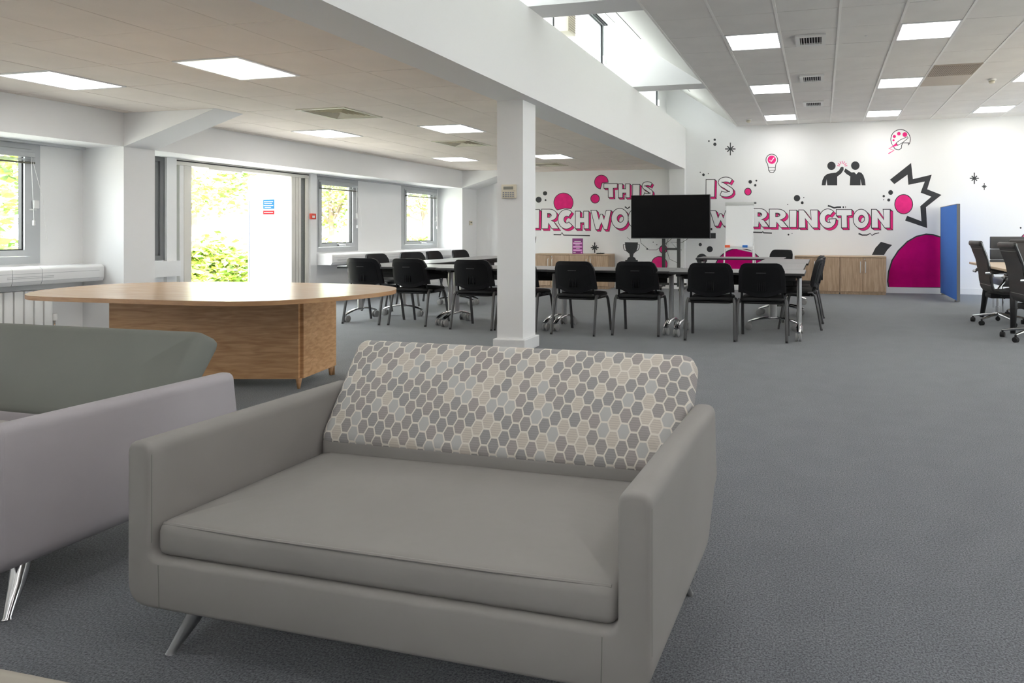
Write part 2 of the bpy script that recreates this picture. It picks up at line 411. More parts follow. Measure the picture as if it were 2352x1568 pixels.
# clerestory windows
def frame_rect(bm, x0, x1, y0, y1, z0, z1, w, mi=0):
    box(bm, x0, x1, y0, y1, z0, z0 + w, mi); box(bm, x0, x1, y0, y1, z1 - w, z1, mi)
    box(bm, x0, x1, y0, y0 + w, z0 + w, z1 - w, mi); box(bm, x0, x1, y1 - w, y1, z0 + w, z1 - w, mi)
for k, (y0, y1) in enumerate(((2.77, 5.54), (5.87, 8.94), (9.27, 12.69), (-0.33, 2.44))):
    w = bpy.data.objects.new('window_%d' % (10 + k), None); COL.objects.link(w); w['kind'] = 'structure'
    yw = y1 - (0.05 if k == 1 else 0.62 if k == 2 else 0.1)
    if k == 2: sbox('clerestory_pier', WALL, XC - 0.1, XC + 0.02, yw, y1, ZR - 0.02, 4.28)
    bm = bmesh.new(); frame_rect(bm, XC - 0.05, XC + 0.01, y0, yw, ZR - 0.02, 4.20, 0.05)
    mid = (y0 + yw) / 2 - 0.2
    box(bm, XC - 0.05, XC + 0.01, mid - 0.04, mid + 0.04, ZR, 4.18)
    box(bm, XC - 0.05, XC + 0.035, y0, yw, 4.15, 4.22)
    ob('window_frame', bm, ALU, w, False)
    for a, b_ in ((y0 + 0.05, mid - 0.04), (mid + 0.04, yw - 0.05)):
        bm = bmesh.new(); frame_rect(bm, XC - 0.03, XC + 0.02, a, b_, ZR + 0.03, 4.15, 0.035); ob('sash', bm, [ALU], w, False)
        bm = bmesh.new(); frame_rect(bm, XC - 0.012, XC + 0.012, a + 0.035, b_ - 0.035, ZR + 0.065, 4.115, 0.008); ob('gasket', bm, RUBBER, w, False)
        bm = bmesh.new(); box(bm, XC - 0.004, XC + 0.002, a + 0.03, b_ - 0.03, ZR + 0.06, 4.12); ob('pane', bm, GLASS_DIM, w, False)
    bm = bmesh.new(); rbox(bm, XC + 0.02, XC + 0.06, yw - 0.11, yw - 0.03, 3.56, 3.68, 0.01); ob('window_handle', bm, PLASTIC_W, w)
    bm = bmesh.new(); box(bm, XC, XC + 0.06, y0, yw, 4.13, 4.15); ob('blind_track', bm, RUBBER, w, False)
for k, (a, b_) in enumerate(rw_added):  # added right-wall windows, out of view, letting daylight onto the high ceiling
    w = bpy.data.objects.new('window_%d' % (20 + k), None); COL.objects.link(w); w['kind'] = 'structure'
    bm = bmesh.new(); frame_rect(bm, XR + 0.02, XR + 0.10, a, b_, 0.85, 2.5, 0.07); box(bm, XR + 0.02, XR + 0.10, (a + b_) / 2 - 0.04, (a + b_) / 2 + 0.04, 0.92, 2.43); ob('window_frame', bm, ALU, w, False)
    bm = bmesh.new(); box(bm, XR + 0.055, XR + 0.06, a + 0.06, b_ - 0.06, 0.91, 2.44); ob('pane', bm, GLASS, w, False)
sbox('clerestory_head', WALL, XC - 0.3, XC, YB, YF, 4.2, 4.45)
sbox('clerestory_sill', WALL, XC - 0.3, BX0 + 0.02, YB, YF, ZL + 0.25, ZR - 0.02)

# ------------------------------------------------------------------ tiled ceilings
def ceiling(name, z, x0, x1, xl, y_vis, yl, tile_m, grid_m, used, hx, hy, zx, zy):
    """x0..x1 extent, xl/yl one grid line each, used = cells taken by lights and vents"""
    bm = bmesh.new(); box(bm, x0, x1, YB, YF, z + 0.012, z + 0.06)
    c = ob(name, bm, tile_m, None, False, 'structure')
    xs = sorted({x0, x1} | {xl + 0.6 * i for i in range(-20, 20) if x0 + 0.03 < xl + 0.6 * i < x1 - 0.03})
    ys = sorted({YB, YF} | {yl + 0.6 * j for j in range(-30, 30) if YB + 0.03 < yl + 0.6 * j < YF - 0.03})
    bm = bmesh.new()
    for x in xs: box(bm, x - 0.012, x + 0.012, YB, YF, z + zx, z + 0.012)
    for y in ys: box(bm, x0, x1, y - 0.012, y + 0.012, z + zy, z + 0.0118)
    ob('ceiling_grid', bm, grid_m, c, False)
    full = None; rnd = random.Random(4)
    for i in range(len(xs) - 1):
        for j in range(len(ys) - 1):
            if ys[j + 1] < y_vis: continue
            cx, cy = (xs[i] + xs[i + 1]) / 2, (ys[j] + ys[j + 1]) / 2
            if cx > 5.2 or any(abs(cx - u[0]) < 0.1 and abs(cy - u[1]) < 0.1 for u in used): continue
            w, d = xs[i + 1] - xs[i], ys[j + 1] - ys[j]
            if abs(w - 0.6) < 0.001 and abs(d - 0.6) < 0.001:
                if full is None:
                    bm = bmesh.new(); prism(bm, [(-0.3 + hx, -0.3 + hy), (0.3 - hx, -0.3 + hy), (0.3 - hx, 0.3 - hy), (-0.3 + hx, 0.3 - hy)], lambda p, t: (p[0], p[1], t), 0.0, 0.015, bevel=0.0025, seg=1)
                    full = ob('ceiling_tile', bm, tile_m, c, False); o = full
                else:
                    o = full.copy(); COL.objects.link(o)
                o.location = (cx, cy, z + rnd.uniform(0, 0.0025))
            else:
                bm = bmesh.new(); box(bm, -w / 2 + 0.008, w / 2 - 0.008, -d / 2 + 0.008, d / 2 - 0.008, 0, 0.015)
                o = ob('ceiling_tile', bm, tile_m, c, False); o.location = (cx, cy, z + 0.001)
    return c
L_LIGHTS = [(x, 4.169 + 3.0 * k) for x in (-4.45, -6.25) for k in (-2, -1, 0, 1, 2)]
L_VENTS = [(-5.05, 5.969), (-5.05, 8.369), (-5.05, 11.369), (-5.05, 2.969 - 0.6)]
R_LIGHTS = [(x, 7.108 + 2.4 * k) for x in (-0.723, 1.077, 2.877, 4.677, 6.477) for k in (-4, -3, -2, -1, 0, 1, 2)]
PANEL = [(1.677, 8.908), (1.677, 9.508)]
ceiling('ceiling', ZR, XE, XR, -1.023, 5.2, 6.208, TILE_R, GRID_R, R_LIGHTS + PANEL, 0.012, 0.003, -0.003, 0.006)
ceiling('ceiling', ZL, XB, BX0, -3.55, 2.4, 3.269, TILE_L, GRID_L, L_LIGHTS + L_VENTS, 0.0035, 0.0035, 0.004, 0.0045)

def light_proto():
    t = thing('ceiling_light', '', 'ceiling light')
    bm = bmesh.new(); frame_rect_xy(bm, 0.293, 0.022, -0.006, 0.012); ob('frame', bm, TRIM, t, False)
    bm = bmesh.new(); box(bm, -0.271, 0.271, -0.271, 0.271, -0.001, 0.010); ob('diffuser', bm, DIFF, t, False)
    return t
def frame_rect_xy(bm, h, w, z0, z1, mi=0):
    box(bm, -h, h, -h, -h + w, z0, z1, mi); box(bm, -h, h, h - w, h, z0, z1, mi)
    box(bm, -h, -h + w, -h + w, h - w, z0, z1, mi); box(bm, h - w, h, -h + w, h - w, z0, z1, mi)
lp = light_proto()
first = True
for lst, z, lab, grp in ((L_LIGHTS, ZL, 'lit square LED panel in the low cream tiled ceiling', 'LED panels in the low ceiling'), (R_LIGHTS, ZR, 'lit square LED panel in the high pale grey tiled ceiling', 'LED panels in the high ceiling')):
    for x, y in lst:
        if first: lp.location = (x, y, z); lp['label'] = lab; lp['group'] = grp; first = False
        else: dup(lp, (x, y, z), 0, lab, grp)

# square air diffusers in the low ceiling
VM = mat('cream_vent_metal', (0.72, 0.70, 0.58), 0.4)
vp = None
for (x, y), lab in zip(L_VENTS, ('square four-way air diffuser in the low ceiling, nearest the sloped beam haunch', 'square four-way air diffuser in the low ceiling above the window end of the front tables', 'square four-way air diffuser in the low ceiling close to the mural wall', 'square four-way air diffuser in the low ceiling above the oak table')):
    if vp is None:
        vp = thing('air_diffuser', lab, 'vent', (x, y, ZL), 0, 'four-way air diffusers')
        bm = bmesh.new(); frame_rect_xy(bm, 0.295, 0.035, -0.008, 0.010); ob('frame', bm, VM, vp, False)
        bm = bmesh.new(); box(bm, -0.26, 0.26, -0.26, 0.26, 0.045, 0.05); ob('backing', bm, DARK, vp, False)
        for k in range(6):
            h = 0.25 - 0.038 * k
            bm = bmesh.new()
            for q in range(4):
                a = Matrix.Rotation(q * math.pi / 2, 4, 'Z')
                v = [bm.verts.new(a @ Vector(p)) for p in ((-h, -h, -0.004), (h, -h, -0.004), (h - 0.020, -h + 0.020, 0.018), (-h + 0.020, -h + 0.020, 0.018))]
                bm.faces.new(v)
            ob('louvre_ring', bm, VM, vp, False)
    else: dup(vp, (x, y, ZL), 0, lab)
# rectangular grilles in the high ceiling
gp = None
for (x, y), lab in zip(((-0.11, 7.16), (-0.12, 8.95), (-0.12, 10.72)), ('small slotted air grille with black slots, the one farthest from the mural wall', 'small slotted air grille, middle one of three in the high ceiling', 'small slotted air grille, the one closest to the mural wall')):
    if gp is None:
        gp = thing('air_grille', lab, 'vent', (x, y, ZR), 0, 'slotted grilles in the high ceiling')
        bm = bmesh.new()
        box(bm, -0.16, 0.16, -0.19, -0.13, -0.018, 0.0); box(bm, -0.16, 0.16, 0.13, 0.19, -0.018, 0); box(bm, -0.16, -0.115, -0.13, 0.13, -0.018, 0); box(bm, 0.115, 0.16, -0.13, 0.13, -0.018, 0)
        ob('frame', bm, PLASTIC_W, gp, False)
        bm = bmesh.new(); box(bm, -0.115, 0.115, -0.13, 0.13, -0.002, -0.001); ob('backing', bm, DARK, gp, False)
        for k in range(8):
            xx = -0.10 + 0.0286 * k
            bm = bmesh.new(); box(bm, xx - 0.004, xx + 0.004, -0.13, 0.13, -0.016, -0.002); ob('vane', bm, SATIN, gp, False)
    else: dup(gp, (x, y, ZR), 0, lab)
# cream access unit with perforated half
t = thing('ceiling_cassette', 'cream double-tile air cassette with one perforated half in the high ceiling', 'vent', (1.677, 9.208, ZR))
TANM = mat('tan_panel', (0.52, 0.45, 0.37), 0.5)
bm = bmesh.new(); box(bm, -0.29, 0.29, -0.59, -0.01, -0.006, 0.012)
ob('perforated_panel', bm, TANM, t, False)
for k in range(24):
    xx = -0.27 + k * 0.0235
    bm = bmesh.new(); box(bm, xx - 0.005, xx + 0.005, -0.57, -0.03, -0.0085, -0.006); ob('slot_row', bm, mat('tan_slot', (0.30, 0.25, 0.19), 0.7), t, False)
bm = bmesh.new(); box(bm, -0.29, 0.29, 0.01, 0.59, -0.006, 0.012); ob('plain_panel', bm, TANM, t, False)
# smoke detectors and a small sensor
def detector(loc, lab, s=1.0):
    t = thing('smoke_detector', lab, 'smoke detector', loc, 0, 'ceiling detectors')
    one('base', PLASTIC_W, t, lambda bm: lathe(bm, [(0.055*s, 0), (0.055*s, -0.012*s), (0.045*s, -0.02*s)], 20))
    one('head', PLASTIC_C, t, lambda bm: lathe(bm, [(0.042*s, -0.02*s), (0.042*s, -0.04*s), (0.03*s, -0.055*s), (0.005, -0.058*s)], 20))
    one('vent_band', DARK, t, lambda bm: lathe(bm, [(0.0425*s, -0.028*s), (0.0425*s, -0.033*s)], 20))
detector((-1.32, 12.0, ZR), 'round smoke detector beside the clerestory slot above the mural wall')
detector((2.29, 9.57, ZR), 'round cream smoke detector near the tan ceiling cassette')
tag(one('ceiling_sensor', PLASTIC_W, None, lambda bm: lathe(bm, [(0.018, 0), (0.016, -0.006), (0.006, -0.010)], 12)), 'tiny round sensor in a high ceiling tile', 'sensor').location = (0.473, 7.154, ZR)

# ------------------------------------------------------------------ windows, door and sill trunking of the window wall
def window(n, y0, y1, z0, z1, blind=True):
    w = bpy.data.objects.new('window_%d' % n, None); COL.objects.link(w); w['kind'] = 'structure'
    bm = bmesh.new(); frame_rect(bm, XW - 0.09, XW + 0.012, y0, y1, z0, z1, 0.075); ob('window_frame', bm, ALU, w, False)
    a, b_, c, d = y0 + 0.075, y1 - 0.075, z0 + 0.075, z1 - 0.075
    bm = bmesh.new(); frame_rect(bm, XW - 0.06, XW + 0.022, a + 0.004, b_ - 0.004, c + 0.004, d - 0.004, 0.06); ob('sash', bm, ALU, w, False)
    bm = bmesh.new(); frame_rect(bm, XW - 0.045, XW + 0.0, a + 0.064, b_ - 0.064, c + 0.064, d - 0.064, 0.012); ob('gasket', bm, RUBBER, w, False)
    bm = bmesh.new(); box(bm, XW - 0.03, XW - 0.024, a + 0.06, b_ - 0.06, c + 0.06, d - 0.06); ob('pane', bm, GLASS, w, False)
    bm = bmesh.new(); rbox(bm, XW + 0.01, XW + 0.05, b_ + 0.0, b_ + 0.05, 1.38, 1.47, 0.01); box(bm, XW + 0.02, XW + 0.035, b_ - 0.03, b_ + 0.03, 1.365, 1.378); ob('restrictor', bm, PLASTIC_W, w)
    ym = (y0 + y1) / 2
    bm = bmesh.new(); rbox(bm, XW + 0.022, XW + 0.04, ym - 0.03, ym + 0.03, c + 0.015, c + 0.055, 0.005); tube(bm, [(XW + 0.04, ym, c + 0.035), (XW + 0.06, ym + 0.02, c + 0.035), (XW + 0.06, ym + 0.13, c + 0.03)], 0.009); ob('window_handle', bm, CHROME, w)
    if blind:
        bl = thing('venetian_blind', 'raised grey venetian blind with hanging cords in window %s' % {1: 'beside the radiator', 2: 'next to the open door', 3: 'nearest the mural wall'}[n], 'blind', (XW + 0.03, ym, z1))
        hw = (y1 - y0) / 2 - 0.07
        bm = bmesh.new(); rbox(bm, 0.0, 0.03, -hw, hw, -0.16, -0.11, 0.004, 1); ob('head_rail', bm, ALU, bl)
        for k in range(5):
            bm = bmesh.new(); box(bm, 0.0, 0.028, -hw, hw, -0.178 - 0.006 * k, -0.1755 - 0.006 * k); ob('slat', bm, ALU, bl, False)
        bm = bmesh.new(); rbox(bm, -0.002, 0.032, -hw, hw, -0.225, -0.207, 0.004, 1); ob('bottom_rail', bm, mat('olive_rail', (0.10, 0.095, 0.07), 0.4), bl)
        bm = bmesh.new(); tube(bm, [(0.035, hw - 0.04, -0.16), (0.04, hw - 0.03, -0.55), (0.04, hw - 0.02, -0.80)], 0.0025, 5); rbox(bm, 0.03, 0.05, hw - 0.03, hw - 0.012, -0.85, -0.80, 0.003, 1)
        tube(bm, [(0.035, hw - 0.035, -0.16), (0.05, hw + 0.05, -0.58), (0.055, hw + 0.09, -1.05)], 0.0016, 5)
        ob('pull_cord', bm, PLASTIC_W, bl)
    return w
window(1, 3.9, 5.04, 0.82, 2.06)
window(2, 8.73, 9.71, 0.82, 2.06)
window(3, 10.91, 12.07, 0.82, 2.06)
window(4, 1.0, 2.2, 0.82, 2.06, False)  # this window and the next are an out-of-view pair added for daylight
window(5, -1.6, -0.4, 0.82, 2.06, False)
# narrow light beside the pillar
w = bpy.data.objects.new('window_6', None); COL.objects.link(w); w['kind'] = 'structure'
bm = bmesh.new(); frame_rect(bm, XW - 0.09, XW + 0.012, 5.95, 6.33, 0.80, 2.06, 0.055); ob('window_frame', bm, ALU_D, w, False)
bm = bmesh.new(); frame_rect(bm, XW - 0.06, XW - 0.01, 6.005, 6.275, 0.855, 2.005, 0.05); ob('sash', bm, ALU_D, w, False)
bm = bmesh.new(); box(bm, XW - 0.03, XW - 0.024, 6.05, 6.23, 0.9, 1.96); ob('pane', bm, GLASS, w, False)
sbox('trim_1', TRIM, XW, XW + 0.13, 5.78, 6.44, 0.60, 0.79)
# blind tracks under the bulkhead
sbox('trim_2', ALU, XW + 0.0, XW + 0.10, 3.6, 5.40, 2.035, 2.06)
sbox('trim_3', ALU, XW + 0.0, XW + 0.10, 8.74, 12.09, 2.035, 2.06)
# sill trunking: casing pieces with joints
def trunking(n, y0, y1, cuts):
    t = bpy.data.objects.new('trim_%d' % n, None); COL.objects.link(t); t['kind'] = 'structure'
    ys = [y0] + cuts + [y1]
    sec = rounded([(XW, 0.62), (XW + 0.30, 0.62), (XW + 0.32, 0.66), (XW + 0.32, 0.775), (XW + 0.28, 0.80), (XW, 0.80)], [0, 0.01, 0.01, 0.02, 0.02, 0], 3)
    for a, b_ in zip(ys[:-1], ys[1:]):
        bm = bmesh.new(); prism(bm, sec, lambda p, q: (p[0], q, p[1]), a + 0.002, b_ - 0.002); ob('casing', bm, TRIM, t)
    for z in (0.66, 0.735):
        bm = bmesh.new(); box(bm, XW + 0.319, XW + 0.3215, y0 + 0.05, y1 - 0.05, z - 0.002, z + 0.002); ob('groove', bm, ALU, t, False)
    for k in range(4):
        yy = y0 + 0.12 + k * 0.62
        if yy + 0.4 < y1:
            for z in (0.690, 0.705):
                bm = bmesh.new(); box(bm, XW + 0.3195, XW + 0.322, yy, yy + 0.38, z - 0.0025, z + 0.0025); ob('outlet_slot', bm, ALU, t, False)
trunking(4, 2.6, 5.43, [4.2, 4.62, 4.86])
trunking(5, 8.74, 12.10, [10.0, 10.6, 11.4])
# white posts of the doorway, door frame and side lights
sbox('trim_7', TRIM, XW - 0.1, XW + 0.05, 6.33, 6.45, 0, 2.06)
sbox('trim_8', TRIM, XW - 0.1, XW + 0.05, 8.60, 8.73, 0, 2.06)
d = bpy.data.objects.new('door_1', None); COL.objects.link(d); d['kind'] = 'structure'
WARM = mat('cream_door_frame', (0.70, 0.68, 0.63), 0.4)
bm = bmesh.new(); box(bm, XW - 0.12, XW + 0.02, 6.45, 8.60, 1.985, 2.06); box(bm, XW - 0.12, XW + 0.03, 6.9, 7.4, 1.965, 1.985); ob('door_head', bm, WARM, d, False)
bm = bmesh.new(); box(bm, XW - 0.12, XW + 0.021, 6.45, 8.60, 2.03, 2.045); ob('head_gasket', bm, RUBBER, d, False)
for a, b_, m in ((6.45, 6.475, PLASTIC_W), (6.515, 6.57, PLASTIC_W), (6.57, 6.67, WARM), (8.26, 8.34, WARM), (8.347, 8.393, WARM), (8.40, 8.45, WARM), (8.54, 8.60, WARM)):
    bm = bmesh.new(); rbox(bm, XW - 0.12, XW + 0.02, a, b_, 0, 1.985, 0.006, 1); ob('jamb', bm, m, d)
for a, b_ in ((6.475, 6.485), (6.67, 6.685), (8.34, 8.347), (8.393, 8.40), (8.533, 8.54)):
    bm = bmesh.new(); box(bm, XW - 0.10, XW - 0.0, a, b_, 0, 1.985); ob('gasket', bm, RUBBER, d, False)
for a, b_ in ((6.49, 6.515), (8.45, 8.525)):
    bm = bmesh.new(); box(bm, XW - 0.04, XW - 0.034, a, b_, 0, 1.985); ob('pane', bm, GLASS, d, False)
bm = bmesh.new(); box(bm, XW - 0.2, XW + 0.02, 6.45, 8.60, 0.0, 0.02); ob('threshold', bm, ALU, d, False)
# white door leaf standing open outside, with notices
t = thing('open_door', 'white door leaf standing open outside the doorway, with blue and red notices', 'door', (XW - 0.14, 8.47, 0.02))
bm = bmesh.new(); rbox(bm, -0.86, 0, 0, 0.05, 0, 2.0, 0.004, 1); ob('leaf', bm, PLASTIC_W, t)
bm = bmesh.new(); box(bm, -0.84, -0.825, -0.012, 0.0, 0.1, 1.62); ob('edge_pull', bm, mat('steel_blue', (0.12, 0.15, 0.22), 0.4), t, False)
bm = bmesh.new(); box(bm, -0.60, -0.06, -0.003, 0.0, 1.965, 1.972); ob('head_line', bm, ALU, t, False)
nb = one('blue_notice', mat('sky_blue_print', (0.006, 0.06, 0.13), 0.6, spec=0.1), t, lambda bm: box(bm, -0.568, -0.356, -0.004, 0.0, 1.485, 1.635), False)
for k, (a, b_, z) in enumerate(((-0.545, -0.38, 1.600), (-0.54, -0.40, 1.572), (-0.55, -0.375, 1.54), (-0.53, -0.42, 1.51))):
    one('text_line', PLASTIC_W, nb, lambda bm: box(bm, a, b_, -0.006, -0.003, z - 0.003, z + 0.003), False)
nr = one('red_notice', mat('red_print', (0.16, 0.003, 0.006), 0.6, spec=0.1), t, lambda bm: box(bm, -0.568, -0.356, -0.004, 0.0, 1.40, 1.462), False)
one('text_line', PLASTIC_W, nr, lambda bm: box(bm, -0.545, -0.38, -0.006, -0.003, 1.428, 1.434), False)
# fire call point on the white post
t = thing('fire_call_point', 'red fire alarm call point on the white post beside the doorway', 'alarm', (XW + 0.05, 8.625, 1.39))
one('body', RED, t, lambda bm: rbox(bm, 0, 0.04, -0.05, 0.05, -0.045, 0.045, 0.006))
one('glass_label', PLASTIC_W, t, lambda bm: box(bm, 0.04, 0.042, -0.032, 0.018, -0.024, 0.012), False)
# little sensor on the far pillar
t = thing('wall_thermostat', 'small cream wall thermostat on the pillar by the mural wall', 'thermostat', (XB, 12.43, 1.336))
one('body', PLASTIC_C, t, lambda bm: rbox(bm, 0, 0.025, -0.05, 0.05, -0.045, 0.045, 0.005))
one('display', mat('olive_lcd', (0.12, 0.12, 0.07), 0.4), t, lambda bm: box(bm, 0.025, 0.027, -0.03, 0.03, 0.0, 0.025), False)
# alarm keypad on the column
t = thing('alarm_keypad', 'cream alarm keypad with small display on the white column', 'keypad', (-2.922, 5.69, 1.532))
one('body', PLASTIC_C, t, lambda bm: rbox(bm, -0.075, 0.075, -0.03, 0, -0.066, 0.066, 0.006))
one('display', mat('grey_lcd', (0.27, 0.27, 0.23), 0.3), t, lambda bm: box(bm, -0.05, 0.05, -0.032, -0.03, 0.018, 0.046), False)
one('flap_line', mat('cream_shadow', (0.55, 0.49, 0.36), 0.5), t, lambda bm: box(bm, -0.072, 0.072, -0.0315, -0.03, 0.004, 0.007), False)
bt = None
for r_ in range(3):
    for c_ in range(5):
        if bt is None: bt = one('button', mat('grey_button', (0.33, 0.34, 0.36), 0.5), t, lambda bm: box(bm, -0.0075, 0.0075, -0.034, -0.03, -0.0055, 0.0055), False); o = bt
        else: o = bt.copy(); COL.objects.link(o)
        o.location = (-0.05 + 0.025 * c_, 0, -0.012 - 0.018 * r_)
# column radiator under the trunking
t = thing('radiator', 'white column radiator under the sill trunking by the window', 'radiator', (-7.72, 4.79, 0.10))
rs = None
for k in range(-9, 3):
    if rs is None:
        rs = one('radiator_section', PLASTIC_W, t, lambda bm: rbox(bm, -0.05, 0.05, -0.0375, 0.0375, 0, 0.46, 0.012)); o = rs
    else: o = rs.copy(); COL.objects.link(o)
    o.location = (0, 0.0825 * k + 0.04, 0)
one('gap_filler', mat('gap_shade', (0.03, 0.03, 0.03), 0.8), t, lambda bm: box(bm, -0.03, 0.028, -0.74, 0.24, 0.02, 0.45), False)  # dark core stands in for the shade between the sections
one('valve', CHROME, t, lambda bm: (tube(bm, [(0.0, 0.21, 0.06), (0.0, 0.28, 0.06), (0.0, 0.285, 0.1), (0.0, 0.285, 0.19)], 0.014), tube(bm, [(0, 0.285, -0.08), (0, 0.285, 0.06)], 0.009)))
one('valve_head', PLASTIC_W, t, lambda bm: lathe(bm, [(0.02, 0.13), (0.024, 0.14), (0.024, 0.19), (0.018, 0.2)], 12, (0, 0.285, 0)))
# fan heater box up in the clerestory
t = thing('window_fan', 'cream louvred extractor box hanging in the clerestory window', 'fan', (-2.98, 7.2, 3.5))
one('casing', PLASTIC_C, t, lambda bm: rbox(bm, -0.09, 0.09, -0.12, 0.12, 0, 0.36, 0.012))
for k in range(11):
    one('louvre', TANM, t, lambda bm: box(bm, 0.09, 0.096, -0.10, 0.10, 0.03 + 0.029 * k, 0.042 + 0.029 * k), False)

# ------------------------------------------------------------------ outside: paving, hedge, trees
g = sbox('ground_outside', mat('pale_paving', (0.72, 0.69, 0.63), 0.9), -40, XW - 0.2, -20, 45, -0.12, -0.04)
sbox('ground_outside', MATS['pale_paving'], XR + 0.2, 40, -20, 45, -0.12, -0.04)  # unseen ground outside the added windows, bounces daylight in
LEAFS = [leaf_mat('fresh_green_leaf', (0.17, 0.28, 0.035)), leaf_mat('mid_green_leaf', (0.075, 0.14, 0.02)), leaf_mat('yellow_green_leaf', (0.36, 0.38, 0.08)), leaf_mat('pale_cream_leaf', (0.70, 0.62, 0.45))]  # green tones plus a pale cream one, scattered at random
BARK = mat('grey_brown_bark', (0.16, 0.12, 0.09), 0.9)
def plant(name, label, cat, group, c, rad, n, size, seed, trunk):
    rnd = random.Random(seed)
    t = thing(name, label, cat, (c[0], c[1], -0.04), 0, group)
    bm = bmesh.new()
    blobs = [(Vector((rnd.uniform(-0.65, 0.65) * rad[0], rnd.uniform(-0.65, 0.65) * rad[1], c[2] + rnd.uniform(-0.7, 0.7) * rad[2])), rnd.uniform(0.25, 0.5)) for _ in range(26)]
    for k in range(n):
        b, br = blobs[rnd.randrange(len(blobs))]
        v = Vector((rnd.gauss(0, 1), rnd.gauss(0, 1), rnd.gauss(0, 1))).normalized() * (br * rnd.uniform(0.5, 1.0))
        p = b + Vector((v.x * rad[0], v.y * rad[1], v.z * rad[2]))
        if p.z < 0.06: continue
        s = size * rnd.uniform(0.6, 1.3)
        q = Matrix.Rotation(rnd.uniform(0, 6.28), 3, 'Z') @ Matrix.Rotation(rnd.uniform(-1.0, 1.0), 3, 'X') @ Matrix.Rotation(rnd.uniform(-0.7, 0.7), 3, 'Y')
        vs = [bm.verts.new(p + q @ Vector(w)) for w in ((-s * 0.5, 0, 0), (0, -s * 0.28, s * 0.06), (s * 0.5, 0, 0), (0, s * 0.28, s * 0.06))]
        f = bm.faces.new(vs); r_ = rnd.random(); f.material_index = 0 if r_ < 0.34 else 1 if r_ < 0.56 else 2 if r_ < 0.84 else 3
    fo = ob('foliage', bm, LEAFS, t, False); fo['kind'] = 'stuff'
    if trunk:
        one('trunk', BARK, t, lambda bm: tube(bm, [(0, 0, 0), (0.05, 0.03, c[2] * 0.5), (-0.04, 0.05, c[2] * 0.9), (0, 0, c[2] + rad[2] * 0.5)], [0.11, 0.09, 0.06, 0.02]))
        for k in range(6):
            e = blobs[k][0]
            one('branch', BARK, t, lambda bm: tube(bm, [(0, 0.03, c[2] * 0.6), (e.x * 0.5, e.y * 0.5, (c[2] * 0.6 + e.z) / 2 + 0.1), tuple(e)], [0.045, 0.03, 0.01]))
    else:
        for k in range(5):
            e = blobs[k][0]
            one('stem', BARK, t, lambda bm: tube(bm, [(e.x * 0.3, e.y * 0.3, 0), (e.x * 0.7, e.y * 0.7, max(0.1, e.z * 0.6)), (e.x, e.y, max(0.15, e.z))], [0.02, 0.014, 0.006]))
    return t
for k, (x, y) in enumerate(((-12.2, 7.2), (-12.0, 10.8), (-11.6, 14.4), (-12.3, 18.2), (-12.4, 3.6))):
    plant('hedge_bush', 'low leafy hedge bush outside, %s' % ('straight out from the open doorway', 'beyond the white door leaf', 'below the window next to the doorway', 'below the window nearest the mural wall', 'seen low through the doorway edge')[k], 'bush', 'hedge bushes outside', (x, y, 0.48), (1.0, 1.7, 0.62), 3600, 0.17, 11 + k, False)
for k, (x, y, z, r_) in enumerate(((-15.6, 9.2, 2.5, 1.8), (-16.0, 13.6, 2.7, 1.9), (-15.8, 18.2, 2.4, 1.9), (-15.6, 23.0, 2.6, 2.0), (-16.0, 5.0, 2.3, 1.6))):
    plant('garden_tree', 'leafy sunlit tree outside, %s' % ('seen through the doorway', 'behind the white door leaf', 'seen through the window next to the doorway', 'seen through the window nearest the mural wall', 'seen through the window beside the radiator')[k], 'tree', 'trees outside', (x, y, z), (r_, r_ * 1.15, 1.35), 2600, 0.19, 31 + k, True)
plant('garden_tree', 'leafy sunlit tree outside, close to the radiator window', 'tree', 'trees outside', (-9.9, 5.6, 1.9), (0.9, 0.6, 1.1), 1100, 0.16, 77, True)

# ------------------------------------------------------------------ mural painted on the far wall
def wp(px, py):
    """photo survey point -> (x, z) on the far wall plane"""
    a = (px - PX) / FOC; b_ = -(py - PY) / FOC
    rx, ry = a * math.cos(YAW) - math.sin(YAW), a * math.sin(YAW) + math.cos(YAW)
    s = YF / ry
    return (rx * s, CAMH + b_ * s)
KS = FOC / 12.35                                # pixels per metre on the wall, for line widths
def put(bm, loops, layer, mi):
    """fill polygon (with holes) on the wall, a hair in front of it"""
    vs = [[Vector((p[0], p[1], 0)) for p in l] for l in loops]
    tris = tessellate_polygon(vs)
    flat = [bm.verts.new((p.x, YF - 0.0008 * layer, p.y)) for l in vs for p in l]
    for a, b_, c in tris:
        try:
            f = bm.faces.new((flat[a], flat[b_], flat[c])); f.material_index = mi
            f.normal_update()
            if f.normal.y > 0: f.normal_flip()
        except ValueError: pass
def loop_line(bm, loop, w, layer, mi):
    n = len(loop); L_ = []; R_ = []
    for i in range(n):
        p0, p, p1 = Vector(loop[i - 1]), Vector(loop[i]), Vector(loop[(i + 1) % n])
        d0 = (p - p0).normalized(); d1 = (p1 - p).normalized()
        nn = Vector((-(d0.y + d1.y), d0.x + d1.x))
        nn = nn.normalized() if nn.length > 1e-6 else Vector((-d0.y, d0.x))
        k = min(2.0, 1 / max(0.4, nn.dot(Vector((-d0.y, d0.x)))))
        L_.append(p + nn * w / 2 * k); R_.append(p - nn * w / 2 * k)
    for i in range(n):
        j = (i + 1) % n
        v = [bm.verts.new((q.x, YF - 0.0008 * layer, q.y)) for q in (L_[i], L_[j], R_[j], R_[i])]
        f = bm.faces.new(v); f.material_index = mi; f.normal_update()
        if f.normal.y > 0: f.normal_flip()
